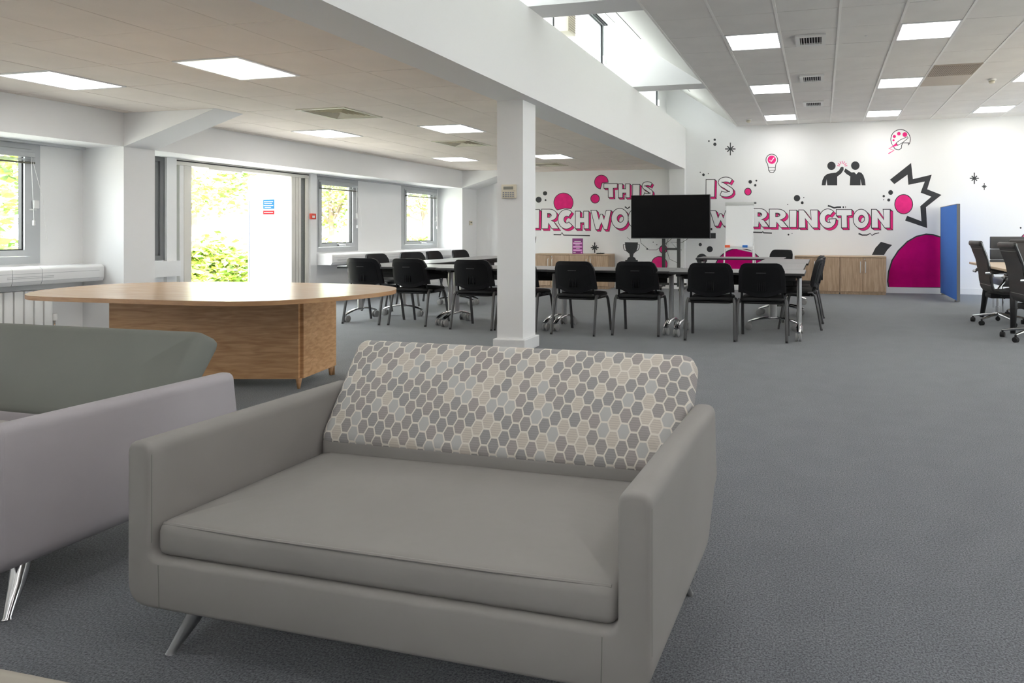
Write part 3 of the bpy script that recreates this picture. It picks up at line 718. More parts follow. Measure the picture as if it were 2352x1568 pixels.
def thick(path, w):
    n = len(path); A = []; B_ = []
    for i, p in enumerate(path):
        p = Vector(p); d = (Vector(path[min(i + 1, n - 1)]) - Vector(path[max(i - 1, 0)])).normalized()
        ww = w[i] if isinstance(w, (list, tuple)) else w
        nn = Vector((-d.y, d.x)) * ww / 2; A.append(tuple(p + nn)); B_.append(tuple(p - nn))
    return A + B_[::-1]
def arc(cx, cy, rx, ry, a0, a1, n=14): return [(cx + rx * math.cos(R(a0 + (a1 - a0) * i / n)), cy + ry * math.sin(R(a0 + (a1 - a0) * i / n))) for i in range(n + 1)]
MUR = [INK, PINK, WHITE_INK, MAGENTA]
def paint(name, parts):
    """parts: (kind, data, colour index, layer)"""
    bm = bmesh.new()
    for kind, data, mi, layer in parts:
        if kind == 'fill': put(bm, data, layer, mi)
        elif kind == 'line': loop_line(bm, data[0], data[1], layer, mi)
    return ob(name, bm, MUR, wall_far, False)
W2 = lambda pts: [wp(*p) for p in pts]
def circ(px, py, r, n=28, ry=None): return W2([(px + r * math.cos(2 * math.pi * i / n), py + (ry or r) * math.sin(2 * math.pi * i / n)) for i in range(n)])
LW = 1.55 / KS
for px, py, r in ((1237.2,458.4,6.8),(1252,443.8,4.9),(1253.1,459.5,2.1),(1500.3,555.8,1.2),(1508.7,561.8,1.2),(1608.4,561.5,3.8),(1630.3,572.1,7),(1612,595,12.6),(1628.3,323.9,1.9),(1641.6,320.8,2.6),(1642,331.3,3.7),(1608.4,395.6,1.3),(1615.8,401.2,3.1),(1626.8,398.6,1.1),(1723.2,417.5,4.1),(1737.2,414.7,2.1),(1734.7,425.4,2.8),(1830.6,455,7.4),(1846.2,453.7,1.2),(1842.6,465.5,3.3),(1809.2,469.3,1.2),(1811,538.7,2.1),(1819.2,536,1.0),(2045.7,441.9,5.5),(2029.8,450.4,2.8),(2041.3,459.2,3.5),(2029.8,458.6,1.1),(2344.3,523,2.1),(1486.5,571.5,1.9)):
    paint('mural_dot', [('fill', [circ(px, py, r, 18)], 0, 1)])
for px, py, r, ry, mi in ((1366.9,456.1,10,10.3,1),(1523.6,572.3,9,9,1),(1717.9,440,7.7,8,1),(2075.6,468.8,20.6,22.2,1),(1514.3,607.3,18.5,18.5,1),(2358,550,13,13,1)):
    c = circ(px, py, r, 32, ry); paint('mural_disc', [('fill', [c], mi, 1), ('line', (c, LW * 1.1), 0, 2)])
c = W2(arc(1381.3, 418, 15.7, 16, 3, -262, 24) + [(1383.0, 420.0)]); paint('mural_disc', [('fill', [c], 1, 1), ('line', (c, LW), 0, 2)])
c = W2(arc(1294.3, 465.1, 22.3, 22, 40, -230, 30) + [(1290, 479.8), (1298, 478.0), (1306, 479.0)]); paint('mural_disc', [('fill', [c], 1, 1), ('line', (c, LW), 0, 2)])
# half discs resting on the skirting
c = W2(arc(1698, 629.6, 59.6, 59.6, -205, 25, 34)); paint('mural_dome', [('fill', [c], 3, 1), ('line', (c, 2.2 / KS), 0, 2)])
q = lambda pts, ox, oy, k: W2([(ox + x * k, oy + y * k) for x, y in pts])
c = q([(1262,1382),(1247,1290),(1260,1150),(1310,990),(1400,850),(1530,720),(1660,645),(1800,612),(1900,620),(2013,655),(2013,1384)], 1840, 440, 0.1595)
paint('mural_dome', [('fill', [c], 3, 1), ('line', (c, 3.0 / KS), 0, 2)])
paint('mural_block', [('fill', [q([(1020,910),(1070,810),(1150,722),(1310,768),(1240,840),(1195,912)], 1840, 440, 0.1595)], 0, 1)])
paint('mural_zigzag', [('fill', [q([(343,520),(520,380),(535,515),(693,478),(655,600),(775,647),(645,750),(655,925),(470,862),(487,822),(607,868),(597,742),(690,662),(600,628),(635,535),(497,563),(490,478),(380,557)], 1950, 270, 0.2742)], 0, 1)])
for pts in ([(1600,523.6),(1636,523.6),(1636,528.7),(1600,528.7)], [(1590,535),(1643.9,535),(1643.9,547.3),(1590,547.3)], [(1724.5,531.6),(1727,531.6),(1727,535),(1724.5,535)], [(1935.4,473.6),(1938.6,473.6),(1938.6,477.6),(1935.4,477.6)], [(1941.4,473.2),(1942.7,473.2),(1942.7,477.7),(1941.4,477.7)]):
    paint('mural_bar', [('fill', [W2(pts)], 0, 1)])
for path, w in (([(1271.5,538.6),(1288,539),(1290.5,533.8),(1294.5,539.8),(1355,541)], 2.5), ([(1435.3,474.5),(1441.3,479),(1447,474.5)], 2.6), ([(1440.4,544.6),(1447,550.6)], 0.7), ([(1901.4,472.3),(1908,474),(1915.8,477.2),(1923,475.6),(1932,475.6)], 3.6), ([(1730,533.3),(1750.2,533.8),(1751.8,531.8),(1754,534.5),(1773,535.2)], 2.8), ([(1972,536),(1980.4,539.7),(1991.5,539.7),(1999,535.8),(2002.7,540.6),(2009,536.8),(2019.4,534.4)], [3.4,3.2,3.0,1.6,2.0,2.2,1.8]), ([(1231,543),(1229.5,558)], 1.5)):
    paint('mural_stroke', [('fill', [W2(thick(path, w))], 0, 1)])
def aster(px, py, r, rv, w):
    parts = []
    for k, a in enumerate((90, 0, 42, 138)):
        rr = rv if k == 0 else r if k == 1 else r * 0.8
        d = (math.cos(R(a)) * rr, math.sin(R(a)) * rr)
        parts.append(('fill', [W2(thick([(px - d[0], py - d[1]), (px + d[0], py + d[1])], w))], 0, 1 + k * 0.2))
    paint('mural_asterisk', parts)
aster(1677.5, 342, 12, 14.5, 2.4); aster(1366, 568.5, 9, 12, 2.6); aster(2237.9, 409.3, 10.5, 13, 2.6); aster(2260.7, 428.2, 5.5, 8, 1.8)
# trophy
cup = [(1435.3,556),(1465.3,556.5),(1464.5,568),(1461.5,577),(1455.5,582.5),(1454,589),(1459,592),(1461,597),(1465,597),(1465,606),(1436,606),(1436,597),(1440,597),(1442,592),(1446.8,589),(1445.5,582.5),(1439,577),(1436.2,568)]
paint('mural_trophy', [('fill', [W2(cup)], 0, 1), ('fill', [W2(thick([(1436.5,560.5),(1431.5,561.5),(1432,569),(1434.5,574.5),(1440,576.5)], 1.5))], 0, 1.3), ('fill', [W2(thick([(1464.5,560.5),(1468.5,561.5),(1468,569),(1465.5,574.5),(1460.5,577)], 1.5))], 0, 1.3)])
# light bulb
bulb = arc(1772.7, 367.2, 13.4, 13.2, 135, 405, 24)
bulb = W2([(1764.5,384)] + bulb + [(1781,384),(1780.5,391),(1776.5,395.8),(1769,395.8),(1765.5,391)])
pc = circ(1772.7, 366.7, 9.6, 26)
paint('mural_light_bulb', [('fill', [bulb], 2, 1), ('line', (bulb, LW), 0, 2), ('fill', [pc], 1, 2.4), ('fill', [W2(thick([(1767.8,367.2),(1771,371),(1778,362)], 1.9))], 2, 3), ('fill', [W2(thick([(1764.5,385),(1781,384.5)], 1.0))], 0, 2.6), ('fill', [W2(thick([(1765.5,391),(1780.5,390.5)], 1.0))], 0, 2.6)])
# two figures meeting hands
z6 = lambda pts: q(pts, 1550, 280, 0.2551)
paint('mural_figure', [('fill', [circ(1909.7, 380.8, 9.6, 24)], 0, 1), ('fill', [z6([(1322,570),(1328,525),(1345,490),(1372,468),(1405,461),(1450,456),(1478,436),(1492,410),(1507,402),(1520,410),(1519,432),(1500,462),(1475,482),(1462,492),(1462,570),(1372,570),(1367,515),(1358,570)])], 0, 1)])
paint('mural_figure', [('fill', [circ(1964.5, 380.3, 9.8, 24)], 0, 1), ('fill', [z6([(1717,570),(1712,525),(1698,480),(1680,458),(1655,450),(1633,471),(1616,452),(1590,454),(1560,434),(1535,418),(1523,446),(1548,470),(1580,490),(1575,570),(1672,570),(1672,515),(1682,570)])], 0, 1)])
paint('mural_rays', [('fill', [z6(thick([(1507 + 22 * math.cos(R(a)), 398 - 22 * math.sin(R(a))), (1507 + 46 * math.cos(R(a)), 398 - 48 * math.sin(R(a)))], 5))], 1, 1) for a in (5, 32, 62, 90, 118, 148, 175)])
# palette and brush
zp = lambda pts: q(pts, 1950, 270, 0.2742)
pal = zp(arc(432, 182, 82, 82, 150, 395, 22) + [(500,212),(450,212),(440,235),(438,258),(415,270),(385,262),(372,240),(352,212)])
parts = [('fill', [pal], 2, 1), ('line', (pal, LW), 0, 2)]
for x, y, r_ in ((468,142,20),(418,135,15),(380,158,13),(373,190,9)): parts.append(('fill', [zp(arc(x, y, r_, r_, 0, 345, 18))], 1, 2.4))
br = zp(thick([(492,166),(440,198),(402,222)], [12, 30, 24])); parts += [('fill', [br], 2, 2.8), ('line', (br, LW * 0.8), 0, 3.2), ('fill', [zp(thick([(402,222),(365,243)], [26, 6]))], 1, 2.8), ('fill', [zp(thick([(365,243),(333,258),(378,273),(330,302)], 7))], 1, 3.4)]
paint('mural_palette', parts)
# ---- block letters
def stroke_s():
    c = [(0.88, 0.70)] + [(0.5 + 0.34 * math.cos(R(a)), 0.74 + 0.15 * math.sin(R(a))) for a in range(20, 250, 23)] + [(0.5, 0.52)] + [(0.5 + 0.35 * math.cos(R(a)), 0.28 + 0.16 * math.sin(R(a))) for a in range(60, -170, -23)]
    return [thick(c[1:], [0.24] * (len(c) - 1))]
GLY = {
 'T': [[(0,1),(1,1),(1,.68),(.69,.66),(.71,0),(.33,0),(.32,.66),(0,.66)]],
 'H': [[(0,0),(0,1),(.36,1),(.36,.64),(.62,.64),(.62,1),(1,1),(1,0),(.64,0),(.64,.34),(.38,.34),(.38,0)]],
 'I': [[(0,0),(.02,1),(1,1),(.96,0)]],
 'W': [[(0,1),(.28,1),(.40,.52),(.47,.80),(.57,.80),(.65,.52),(.76,1),(1,1),(.82,0),(.66,0),(.52,.36),(.40,0),(.24,0)]],
 'N': [[(0,0),(0,1),(.26,1),(.66,.44),(.62,1),(1,1),(1,0),(.72,0),(.34,.52),(.36,0)]],
 'A': [[(0,0),(.33,1),(.68,1),(1,0),(.66,0),(.61,.18),(.39,.18),(.34,0)], [(.45,.40),(.55,.40),(.5,.66)]],
 'O': [arc(.5,.5,.5,.5,0,348,28), arc(.53,.5,.19,.19,0,342,18)],
 'C': [arc(.5,.5,.5,.5,48,318,24) + arc(.53,.48,.17,.18,318,50,12)],
 'G': [arc(.5,.5,.5,.5,48,335,24) + [(.98,.5),(.56,.47),(.60,.32),(.66,.28)] + arc(.53,.5,.19,.2,290,55,12)],
 'R': [[(0,0),(0,1)] + arc(.45,.70,.45,.30,90,-75,12) + [(.70,.37),(1,0),(.60,0),(.40,.28),(.37,0)], [(.34,.58)] + arc(.42,.68,.15,.10,-90,90,8) + [(.34,.78)]],
 'B': [[(0,0),(0,1)] + arc(.5,.76,.42,.24,90,-60,10) + arc(.5,.28,.5,.28,60,-90,10), [(.32,.20)] + arc(.45,.28,.14,.08,-90,90,6) + [(.32,.36)], [(.32,.64)] + arc(.45,.72,.12,.07,-90,90,6) + [(.32,.79)]],
 'D': [[(0,0),(0,1)] + arc(.45,.5,.55,.5,90,-90,16), [(.34,.3)] + arc(.45,.5,.2,.2,-90,90,8) + [(.34,.7)]],
 'S': stroke_s(),
}
def letter(ch, x0, y0, x1, y1, dx=4.5, dy=4.5):
    """block capital inside the survey box, with a pink drop block down and to the right"""
    bm = bmesh.new()
    m = lambda p, ox=0, oy=0: wp(x0 + p[0] * (x1 - x0) + ox, y1 - p[1] * (y1 - y0) + oy)
    loops = GLY[ch]
    F = [[m(p) for p in l] for l in loops]; S = [[m(p, dx, dy) for p in l] for l in loops]
    for l in S: loop_line(bm, l, LW * 1.1, 1, 0)
    for f_, s_ in zip(F, S):
        n = len(f_)
        for i in range(n):
            j = (i + 1) % n
            a, b_, c, d_ = f_[i], f_[j], s_[j], s_[i]
            v = [bm.verts.new((p[0], YF - 0.0008 * 1.6, p[1])) for p in (a, b_, c, d_)]
            try:
                fc = bm.faces.new(v); fc.material_index = 1; fc.normal_update()
                if fc.normal.y > 0: fc.normal_flip()
            except ValueError: pass
            if n < 14:
                pth = thick([f_[i], s_[i]], LW * 0.8); put(bm, [pth], 2.2, 0)
    put(bm, S, 1.4, 1)
    put(bm, F, 3.0, 2)
    for l in F: loop_line(bm, l, LW, 3.6, 0)
    return ob('mural_letter', bm, MUR, wall_far, False)
def word(items):
    for it in items: letter(*it)
z8 = lambda ch, a, b_, c, d_, dx=3.6, dy=3.6: (ch, 1200 + a * .18707, 380 + b_ * .18707, 1200 + c * .18707, 380 + d_ * .18707, dx, dy)
word([z8('T',1000,222,1165,390), z8('H',1178,225,1320,395), z8('I',1352,232,1442,395), z8('S',1462,200,1608,392)])
word([('I',1621.4,412,1642,452,4,4), ('S',1648,407,1686,452,4,4)])
word([('B',1183,481,1216,524,4.2,4.2), ('I',1219,481,1239,524,4.2,4.2), z8('R',238,535,445,775,4.2,4.2), z8('C',437,540,640,778,4.2,4.2), z8('H',650,560,815,775,4.2,4.2), z8('W',840,550,1088,785,4.2,4.2), z8('O',1092,525,1300,775,4.2,4.2), z8('O',1298,525,1500,775,4.2,4.2), z8('D',1510,545,1690,775,4.2,4.2)])
word([('W',1630.6,483.6,1678,519,4.6,4.2), ('A',1680,482,1722,521), ('R',1727.8,479,1766,521), ('R',1767,480,1810,522), ('I',1812.7,482.5,1830,521.5), ('N',1834.4,482,1878.5,523,4.8,4.5), ('G',1882,479.5,1921,524), ('T',1920.8,481,1956.5,523), ('O',1959.5,480.3,1996,524.5,5,4.5), ('N',2001.6,480.5,2044.5,523.4,6,4.5)])

# ------------------------------------------------------------------ sofas
def sofa(name, label, loc, rz, m_body, m_seat, m_back, back_name, bw=0.0):
    """two-seat sofa, front towards local -Y, origin on the floor under its centre"""
    W, TH, D, ZA, ZB = 1.448, 0.078, 0.74, 0.59, 0.155
    t = thing(name, label, 'sofa', loc, rz)
    y0, y1 = -D / 2, D / 2
    hw = W / 2
    U = rounded([(-hw, ZB), (hw, ZB), (hw, 0.36), (hw, ZA), (hw - TH, ZA), (hw - TH, 0.36), (hw - TH, 0.288), (-hw + TH, 0.288), (-hw + TH, 0.36), (-hw + TH, ZA), (-hw, ZA), (-hw, 0.36)], [0.07, 0.07, 0, 0.034, 0.034, 0, 0.03, 0.03, 0, 0.034, 0.034, 0], 6)
    bm = bmesh.new()
    prism(bm, U, lambda p, q: (p[0], q - (max(0, 0.36 - p[1]) * 0.72 if q > 0 else 0), p[1]), y0, y1, bevel=0.014, seg=3)
    body = ob('body', bm, m_body, t)
    seam = FAB_SEAM if m_body is FAB else m_body
    for s in (-1, 1):
        arch = [(s * (hw - TH + 0.003), ZB + 0.17), (s * (hw - TH + 0.003), ZA - 0.034), (s * (hw - TH + 0.012), ZA - 0.011), (s * (hw - TH / 2), ZA - 0.004), (s * (hw - 0.012), ZA - 0.011), (s * (hw - 0.003), ZA - 0.034), (s * (hw - 0.003), ZB + 0.09)]
        one('welt', seam, body, lambda bm: tube(bm, [(x, y0 + 0.009, z) for x, z in arch], 0.0021, 6))
        one('base_seam', seam, body, lambda bm: tube(bm, [(s * (hw - TH - 0.035), y0 + 0.0005, ZB + 0.01), (s * (hw - TH - 0.032), y0 + 0.0005, 0.275)], 0.0016, 6))
    one('base', m_body, t, lambda bm: rbox(bm, -hw + TH, hw - TH, y0 + 0.06, y1 - 0.19, ZB + 0.005, 0.287, 0.01, 2))
    iw = W - 2 * TH
    bm = bmesh.new()
    cushion(bm, iw - 0.004, 0.60, 0.286, 0.378, 0.035, 0.026, 0.030, lambda x, y, q: (x, y + y0 + 0.312, q), inner=8)
    sc = ob('seat_cushion', bm, m_seat, t)
    one('piping', m_seat, sc, lambda bm: tube(bm, [(-iw / 2 + 0.02, y0 + 0.026, 0.372), (-iw / 4, y0 + 0.0165, 0.373), (0, y0 + 0.016, 0.373), (iw / 4, y0 + 0.0165, 0.373), (iw / 2 - 0.02, y0 + 0.026, 0.372)], 0.0042, 6))
    one('back_frame', m_body, t, lambda bm: rbox(bm, -iw / 2, iw / 2, y1 - 0.17, y1 - 0.055, 0.27, 0.435, 0.025, 3))
    bm = bmesh.new()
    cushion(bm, iw + 0.006 - bw, 0.385, -0.065, 0.06, 0.045, 0.035, 0.022, lambda x, y, q: (x, -q, y), inner=6)
    bc = ob(back_name, bm, m_back, t)
    bc.location = (-bw / 2, y1 - 0.032, 0.553); bc.rotation_euler = (R(-32), 0, 0)
    for sx in (-1, 1):
        for sy in (-1, 1):
            x, y = sx * (W / 2 - 0.125), sy * (D / 2 - 0.13)
            one('leg', LEGM if m_body is FAB else CHROME, t, lambda bm: tube(bm, [(x, y, 0.16), (x + sx * 0.022, y + sy * 0.03, 0.08), (x + sx * 0.05, y + sy * 0.068, 0.006), (x + sx * 0.051, y + sy * 0.07, 0.0)], [0.026, 0.020, 0.011, 0.013], 12))
    return t
sofa('two_seat_sofa', 'warm grey two-seat sofa with a hexagon-patterned back cushion', (-1.062, 1.325 + 0.37, 0), R(-1.4), FAB, FAB_SEAT, HEX, 'patterned_back_cushion')
sofa('two_seat_sofa', 'pale lavender-grey sofa with a plain sage grey back, beside the oak table', (-2.985, 1.37 + 0.37, 0), R(-1.0), FAB_L, FAB_C, FAB_G, 'back_cushion', 0.12)

# ------------------------------------------------------------------ oak meeting table
t = thing('meeting_table', 'oak meeting table with rounded triangular top on a panelled oak box base', 'table', (-4.35, 3.85, 0))
top = [(-5.16,3.22),(-5.30,3.335),(-5.42,3.48),(-5.505,3.68),(-5.53,3.88),(-5.50,4.07),(-5.27,4.27),(-4.95,4.385),(-4.35,4.45),(-3.75,4.445),(-3.36,4.39),(-3.10,4.24),(-2.95,4.03),(-2.93,3.80),(-2.99,3.59),(-3.11,3.36),(-3.24,3.22),(-3.43,3.145),(-3.75,3.125),(-4.25,3.125),(-4.75,3.12),(-5.01,3.145)]
tp = [(x + 4.35, y - 3.85) for x, y in top]
tp = rounded(tp, 0.3, 4)
bm = bmesh.new(); prism(bm, tp, lambda p, q: (p[0], p[1], q), 0.729, 0.73); o = ob('table_top', bm, OAK_TOP, t)
bm = bmesh.new(); prism(bm, tp, lambda p, q: (p[0], p[1], q), 0.702, 0.729); ob('edge_band', bm, OAK_EDGE, o)
base = [(-3.711,3.985),(-3.818,4.433),(-5.157,4.13),(-5.05,3.685)]
base = [Vector((x + 4.35, y - 3.85)) for x, y in base]
def panel(a, b_, nm):
    d_ = (b_ - a).normalized(); n_ = Vector((d_.y, -d_.x)) * 0.012
    poly = [a + n_ * 0, b_ + n_ * 0, b_ - n_ * 2, a - n_ * 2]
    bm = bmesh.new(); prism(bm, [tuple(p) for p in poly], lambda p, q: (p[0], p[1], q), 0.075, 0.702); return ob(nm, bm, OAK, t, False)
for k in range(4):
    a, b_ = base[(k + 1) % 4], base[k]
    panel(a, b_, 'base_panel')
for k in range(4):
    c = base[k]
    bm = bmesh.new(); tube(bm, [(c.x * 0.985, c.y * 0.97, 0), (c.x * 0.985, c.y * 0.97, 0.08)], [0.012, 0.03], 4); ob('foot', bm, OAK_EDGE, t, False)
bm = bmesh.new(); tube(bm, [(base[1].x, base[1].y, 0.0), (base[1].x, base[1].y, 0.702)], 0.012, 6); ob('corner_post', bm, OAK_EDGE, t, False)
bm = bmesh.new(); prism(bm, [tuple(p * 0.97) for p in base], lambda p, q: (p[0], p[1], q), 0.68, 0.702); ob('under_frame', bm, DARK, t, False)

# low table corner by the camera
t = thing('coffee_table', 'low pale wood coffee table with a straight edge in front of the sofas', 'table', (-1.62, 0.50, 0))
one('table_top', wood('grey_oak', (0.26, 0.235, 0.20), (0.33, 0.30, 0.26), (1.5, 12, 12)), t, lambda bm: rbox(bm, -0.55, 0.55, -0.32, 0.32, 0.37, 0.40, 0.004, 1))
for sx in (-1, 1):
    for sy in (-1, 1): one('leg', LEGM, t, lambda bm: tube(bm, [(sx * 0.49, sy * 0.26, 0), (sx * 0.47, sy * 0.24, 0.37)], 0.018, 10))

# ------------------------------------------------------------------ black stacking chairs
def back_slab(bm, W, zt, y_off, th, mi, inset=0.0, dip=0.045, zb=0.505):
    nx, nz = 17, 5
    g0 = []; g1 = []
    for i in range(nx):
        u = -1 + 2 * i / (nx - 1); u = math.copysign(abs(u) ** 0.8, u)
        x = u * (W - inset); rc = 0.085 - inset
        ax = abs(x); e = max(0, ax - (W - inset - rc))
        ztop = zt - inset - (rc - math.sqrt(max(0, rc * rc - e * e)))
        zbot = zb + inset - dip * max(0, 1 - (ax / (W * 0.75)) ** 2)
        c0 = []; c1 = []
        for j in range(nz):
            z = zbot + (ztop - zbot) * j / (nz - 1)
            k = (z - 0.5) / 0.33
            xx = x * (1.03 - 0.07 * k); y = -0.165 - 0.075 * k + 0.9 * x * x + y_off
            c0.append(bm.verts.new((xx, y, z))); c1.append(bm.verts.new((xx, y - th, z)))
        g0.append(c0); g1.append(c1)
    for i in range(nx - 1):
        for j in range(nz - 1):
            bm.faces.new((g0[i][j], g0[i][j+1], g0[i+1][j+1], g0[i+1][j])); bm.faces.new((g1[i][j], g1[i+1][j], g1[i+1][j+1], g1[i][j+1]))
        bm.faces.new((g0[i][0], g0[i+1][0], g1[i+1][0], g1[i][0])); bm.faces.new((g0[i][-1], g1[i][-1], g1[i+1][-1], g0[i+1][-1]))
    for i in (0, nx - 1):
        for j in range(nz - 1): bm.faces.new((g0[i][j], g1[i][j], g1[i][j+1], g0[i][j+1]))
    bmesh.ops.recalc_face_normals(bm, faces=bm.faces[:])
def make_chair():
    """faces +Y, origin on the floor under the seat"""
    t = thing('stacking_chair', '', 'chair')
    bm = bmesh.new(); cushion(bm, 0.465, 0.42, 0.405, 0.452, 0.07, 0.02, 0.012, lambda x, y, q: (x, y + 0.03, q - 0.02 * (x / 0.23) ** 2 * 0 + 0.010 * math.cos(x * 6)), inner=4)
    ob('seat', bm, BLACK_F, t)
    one('seat_shell', BLACK_P, t, lambda bm: cushion(bm, 0.45, 0.40, 0.388, 0.41, 0.07, 0.008, 0, lambda x, y, q: (x, y + 0.03, q), inner=2))
    bm = bmesh.new(); back_slab(bm, 0.243, 0.82, 0.0, 0.030, 0); b = ob('backrest', bm, BLACK_P, t)
    bm = bmesh.new(); back_slab(bm, 0.243, 0.82, 0.016, 0.018, 0, 0.012); ob('back_pad', bm, BLACK_F, t)
    bm = bmesh.new(); back_slab(bm, 0.243, 0.82, -0.028, 0.006, 0, 0.042); o = ob('back_inset', bm, BLACK_P2, b)
    one('finger_slot', mat('slot_edge', (0.05, 0.05, 0.053), 0.4), b, lambda bm: rbox(bm, -0.05, 0.05, -0.2515, -0.24, 0.713, 0.721, 0.002, 1))
    for k in range(5): one('rib', BLACK_P, b, lambda bm: box(bm, -0.042 + 0.019 * k, -0.036 + 0.019 * k, -0.218 - 0.01, -0.195, 0.53, 0.70), False)
    for s in (-1, 1):
        one('leg', CHAIR_LEG, t, lambda bm: tube(bm, [(s*0.262, -0.235, 0.0), (s*0.257, -0.19, 0.25), (s*0.252, -0.16, 0.40), (s*0.244, -0.13, 0.432), (s*0.236, -0.08, 0.428)], 0.013, 8, flat=1.3))
        one('leg', CHAIR_LEG, t, lambda bm: tube(bm, [(s*0.250, 0.26, 0.0), (s*0.247, 0.215, 0.25), (s*0.243, 0.185, 0.37), (s*0.238, 0.16, 0.412), (s*0.232, 0.11, 0.418), (s*0.230, -0.02, 0.413)], 0.013, 8, flat=1.3))
        one('back_upright', BLACK_P, t, lambda bm: tube(bm, [(s*0.225, 0.02, 0.405), (s*0.222, -0.09, 0.402), (s*0.217, -0.125, 0.425), (s*0.210, -0.15, 0.52), (s*0.205, -0.165, 0.58)], 0.012, 8, flat=0.7))
        one('foot_cap', DARK, t, lambda bm: tube(bm, [(s*0.262, -0.236, 0.0), (s*0.262, -0.234, 0.02)], 0.0135, 8))
    one('cross_rail', CHAIR_LEG, t, lambda bm: (tube(bm, [(-0.245, -0.11, 0.40), (0.245, -0.11, 0.40)], 0.010, 8), tube(bm, [(-0.24, 0.13, 0.40), (0.24, 0.13, 0.40)], 0.010, 8)))
    return t
ch0 = make_chair(); used_ch = False
def chair(x, y, deg, lab, grp):
    global used_ch
    rz = R(deg)
    if not used_ch:
        used_ch = True; ch0.location = (x, y, 0); ch0.rotation_euler = (0, 0, rz); ch0['label'] = lab; ch0['group'] = grp; return ch0
    return dup(ch0, (x, y, 0), rz, lab, grp)
G1 = 'stacking chairs along the front tables'
chair(-5.555, 7.15, -1, 'black stacking chair at the window end of the front tables, partly behind the oak table', G1)
chair(-4.915, 7.16, -2, 'black stacking chair beside the one at the window end, next to the oak table tip', G1)
chair(-3.990, 7.03, 1, 'black stacking chair at the front tables, first from the column on the window side', G1)
chair(-3.42, 7.05, -4, 'black stacking chair half hidden behind the white column', G1)
chair(-2.665, 6.93, -5, 'first black stacking chair past the white column, below the purple sign', G1)
chair(-1.995, 7.03, 1, 'black stacking chair in front of the painted trophy', G1)
chair(-1.150, 6.89, 3, 'black stacking chair at the front tables, second from their open end', G1)
chair(-0.605, 6.935, 0, 'black stacking chair at the open end of the front tables, towards the blue screen', G1)
G2 = 'stacking chairs along the window side'
for (x, y, a), lab in zip(((-6.28, 8.39, -90), (-6.25, 9.14, -105), (-6.27, 9.84, -86), (-6.22, 10.56, -92)), ('black stacking chair on the window side of the tables, closest to the doorway', 'black stacking chair on the window side of the tables, second from the doorway and turned', 'black stacking chair on the window side of the tables, third from the doorway', 'black stacking chair on the window side of the tables, closest to the mural wall')):
    chair(x, y, a, lab, G2)
G3 = 'stacking chairs at the side row of tables'
for (x, y, a), lab in zip(((-0.255, 7.92, 91), (-0.225, 8.47, 89), (-0.24, 9.02, 90)), ('black stacking chair seen side-on, nearest the end of the front tables', 'black stacking chair seen side-on, middle of three tucked in a row', 'black stacking chair seen side-on, closest of three to the wooden cabinets')):
    chair(x + 0.02, y, a, lab, G3)
chair(-0.80, 11.75, 150, 'lone black stacking chair behind the far table, in front of the cabinets', G3)

# ------------------------------------------------------------------ flip-top training tables on castors
def make_table():
    """1.44 x 0.70 m, long side along X"""
    t = thing('training_table', '', 'table')
    z = 0.715
    tt = one('table_top', DESK, t, lambda bm: rbox(bm, -0.718, 0.718, -0.348, 0.348, z - 0.004, z, 0.0015, 1))
    one('edge_band', DESK_E, tt, lambda bm: rbox(bm, -0.72, 0.72, -0.35, 0.35, z - 0.028, z - 0.004, 0.003, 1))
    one('beam', DESK_E, t, lambda bm: rbox(bm, -0.62, 0.62, -0.05, 0.03, z - 0.10, z - 0.04, 0.008, 2))
    one('modesty_panel', DESK_E, t, lambda bm: box(bm, -0.58, 0.58, 0.10, 0.115, z - 0.165, z - 0.03), False)
    for s in (-1, 1):
        x = s * 0.655
        one('post', SATIN, t, lambda bm: tube(bm, [(x, 0, 0.13), (x, 0, 0.66)], 0.048, 16, flat=0.55))
        one('bracket', DESK_E, t, lambda bm: rbox(bm, x - 0.03, x + 0.03, -0.16, 0.16, z - 0.065, z - 0.028, 0.006, 1))
        path = [(x, -0.29 + 0.058 * k, 0.095 + 0.055 * (1 - ((k - 5) / 5) ** 2)) for k in range(11)]
        one('foot', CHROME, t, lambda bm: tube(bm, path, [0.022] + [0.030] * 9 + [0.022], 10, flat=0.45))
        for e in (-1, 1):
            y = e * 0.27
            c = one('castor', SATIN, t, lambda bm: (tube(bm, [(x, y, 0.06), (x, y, 0.098)], 0.010, 8), rbox(bm, x - 0.008, x + 0.008, y - 0.018, y + 0.028, 0.035, 0.075, 0.004, 1)))
            for w_ in (-1, 1):
                wh = one('wheel', mat('grey_castor_wheel', (0.30, 0.30, 0.30), 0.4), c, lambda bm: lathe(bm, [(0.012, 0), (0.036, 0.0), (0.043, 0.004), (0.043, 0.018), (0.036, 0.022), (0.012, 0.022)], 20, (0, 0, 0), 'X'))
                wh.location = (x + (0.010 if w_ > 0 else -0.032), y + 0.012, 0.043)
    return t
tb0 = make_table(); used_tb = False
def table(x, y, deg, lab, grp='flip-top training tables'):
    global used_tb
    if not used_tb:
        used_tb = True; tb0.location = (x, y, 0); tb0.rotation_euler = (0, 0, R(deg)); tb0['label'] = lab; tb0['group'] = grp; return
    return dup(tb0, (x, y, 0), R(deg), lab, grp)
table(-0.885, 7.11, 0, 'graphite training table at the open end of the front row, near the side-on chairs')
table(-2.330, 7.19, 0, 'graphite training table in the front row, just past the white column')
table(-3.775, 7.22, 0, 'graphite training table in the front row, behind the white column')
table(-5.220, 7.31, 0, 'graphite training table in the front row, at the window end')
table(-0.545, 8.20, 90, 'graphite training table turned sideways, first behind the open end of the front row')
table(-0.520, 9.66, 90, 'graphite training table turned sideways, with the side row ending near the cabinets')
o = table(-1.30, 10.78, 0, 'graphite training table in the far row, in front of the flip chart')
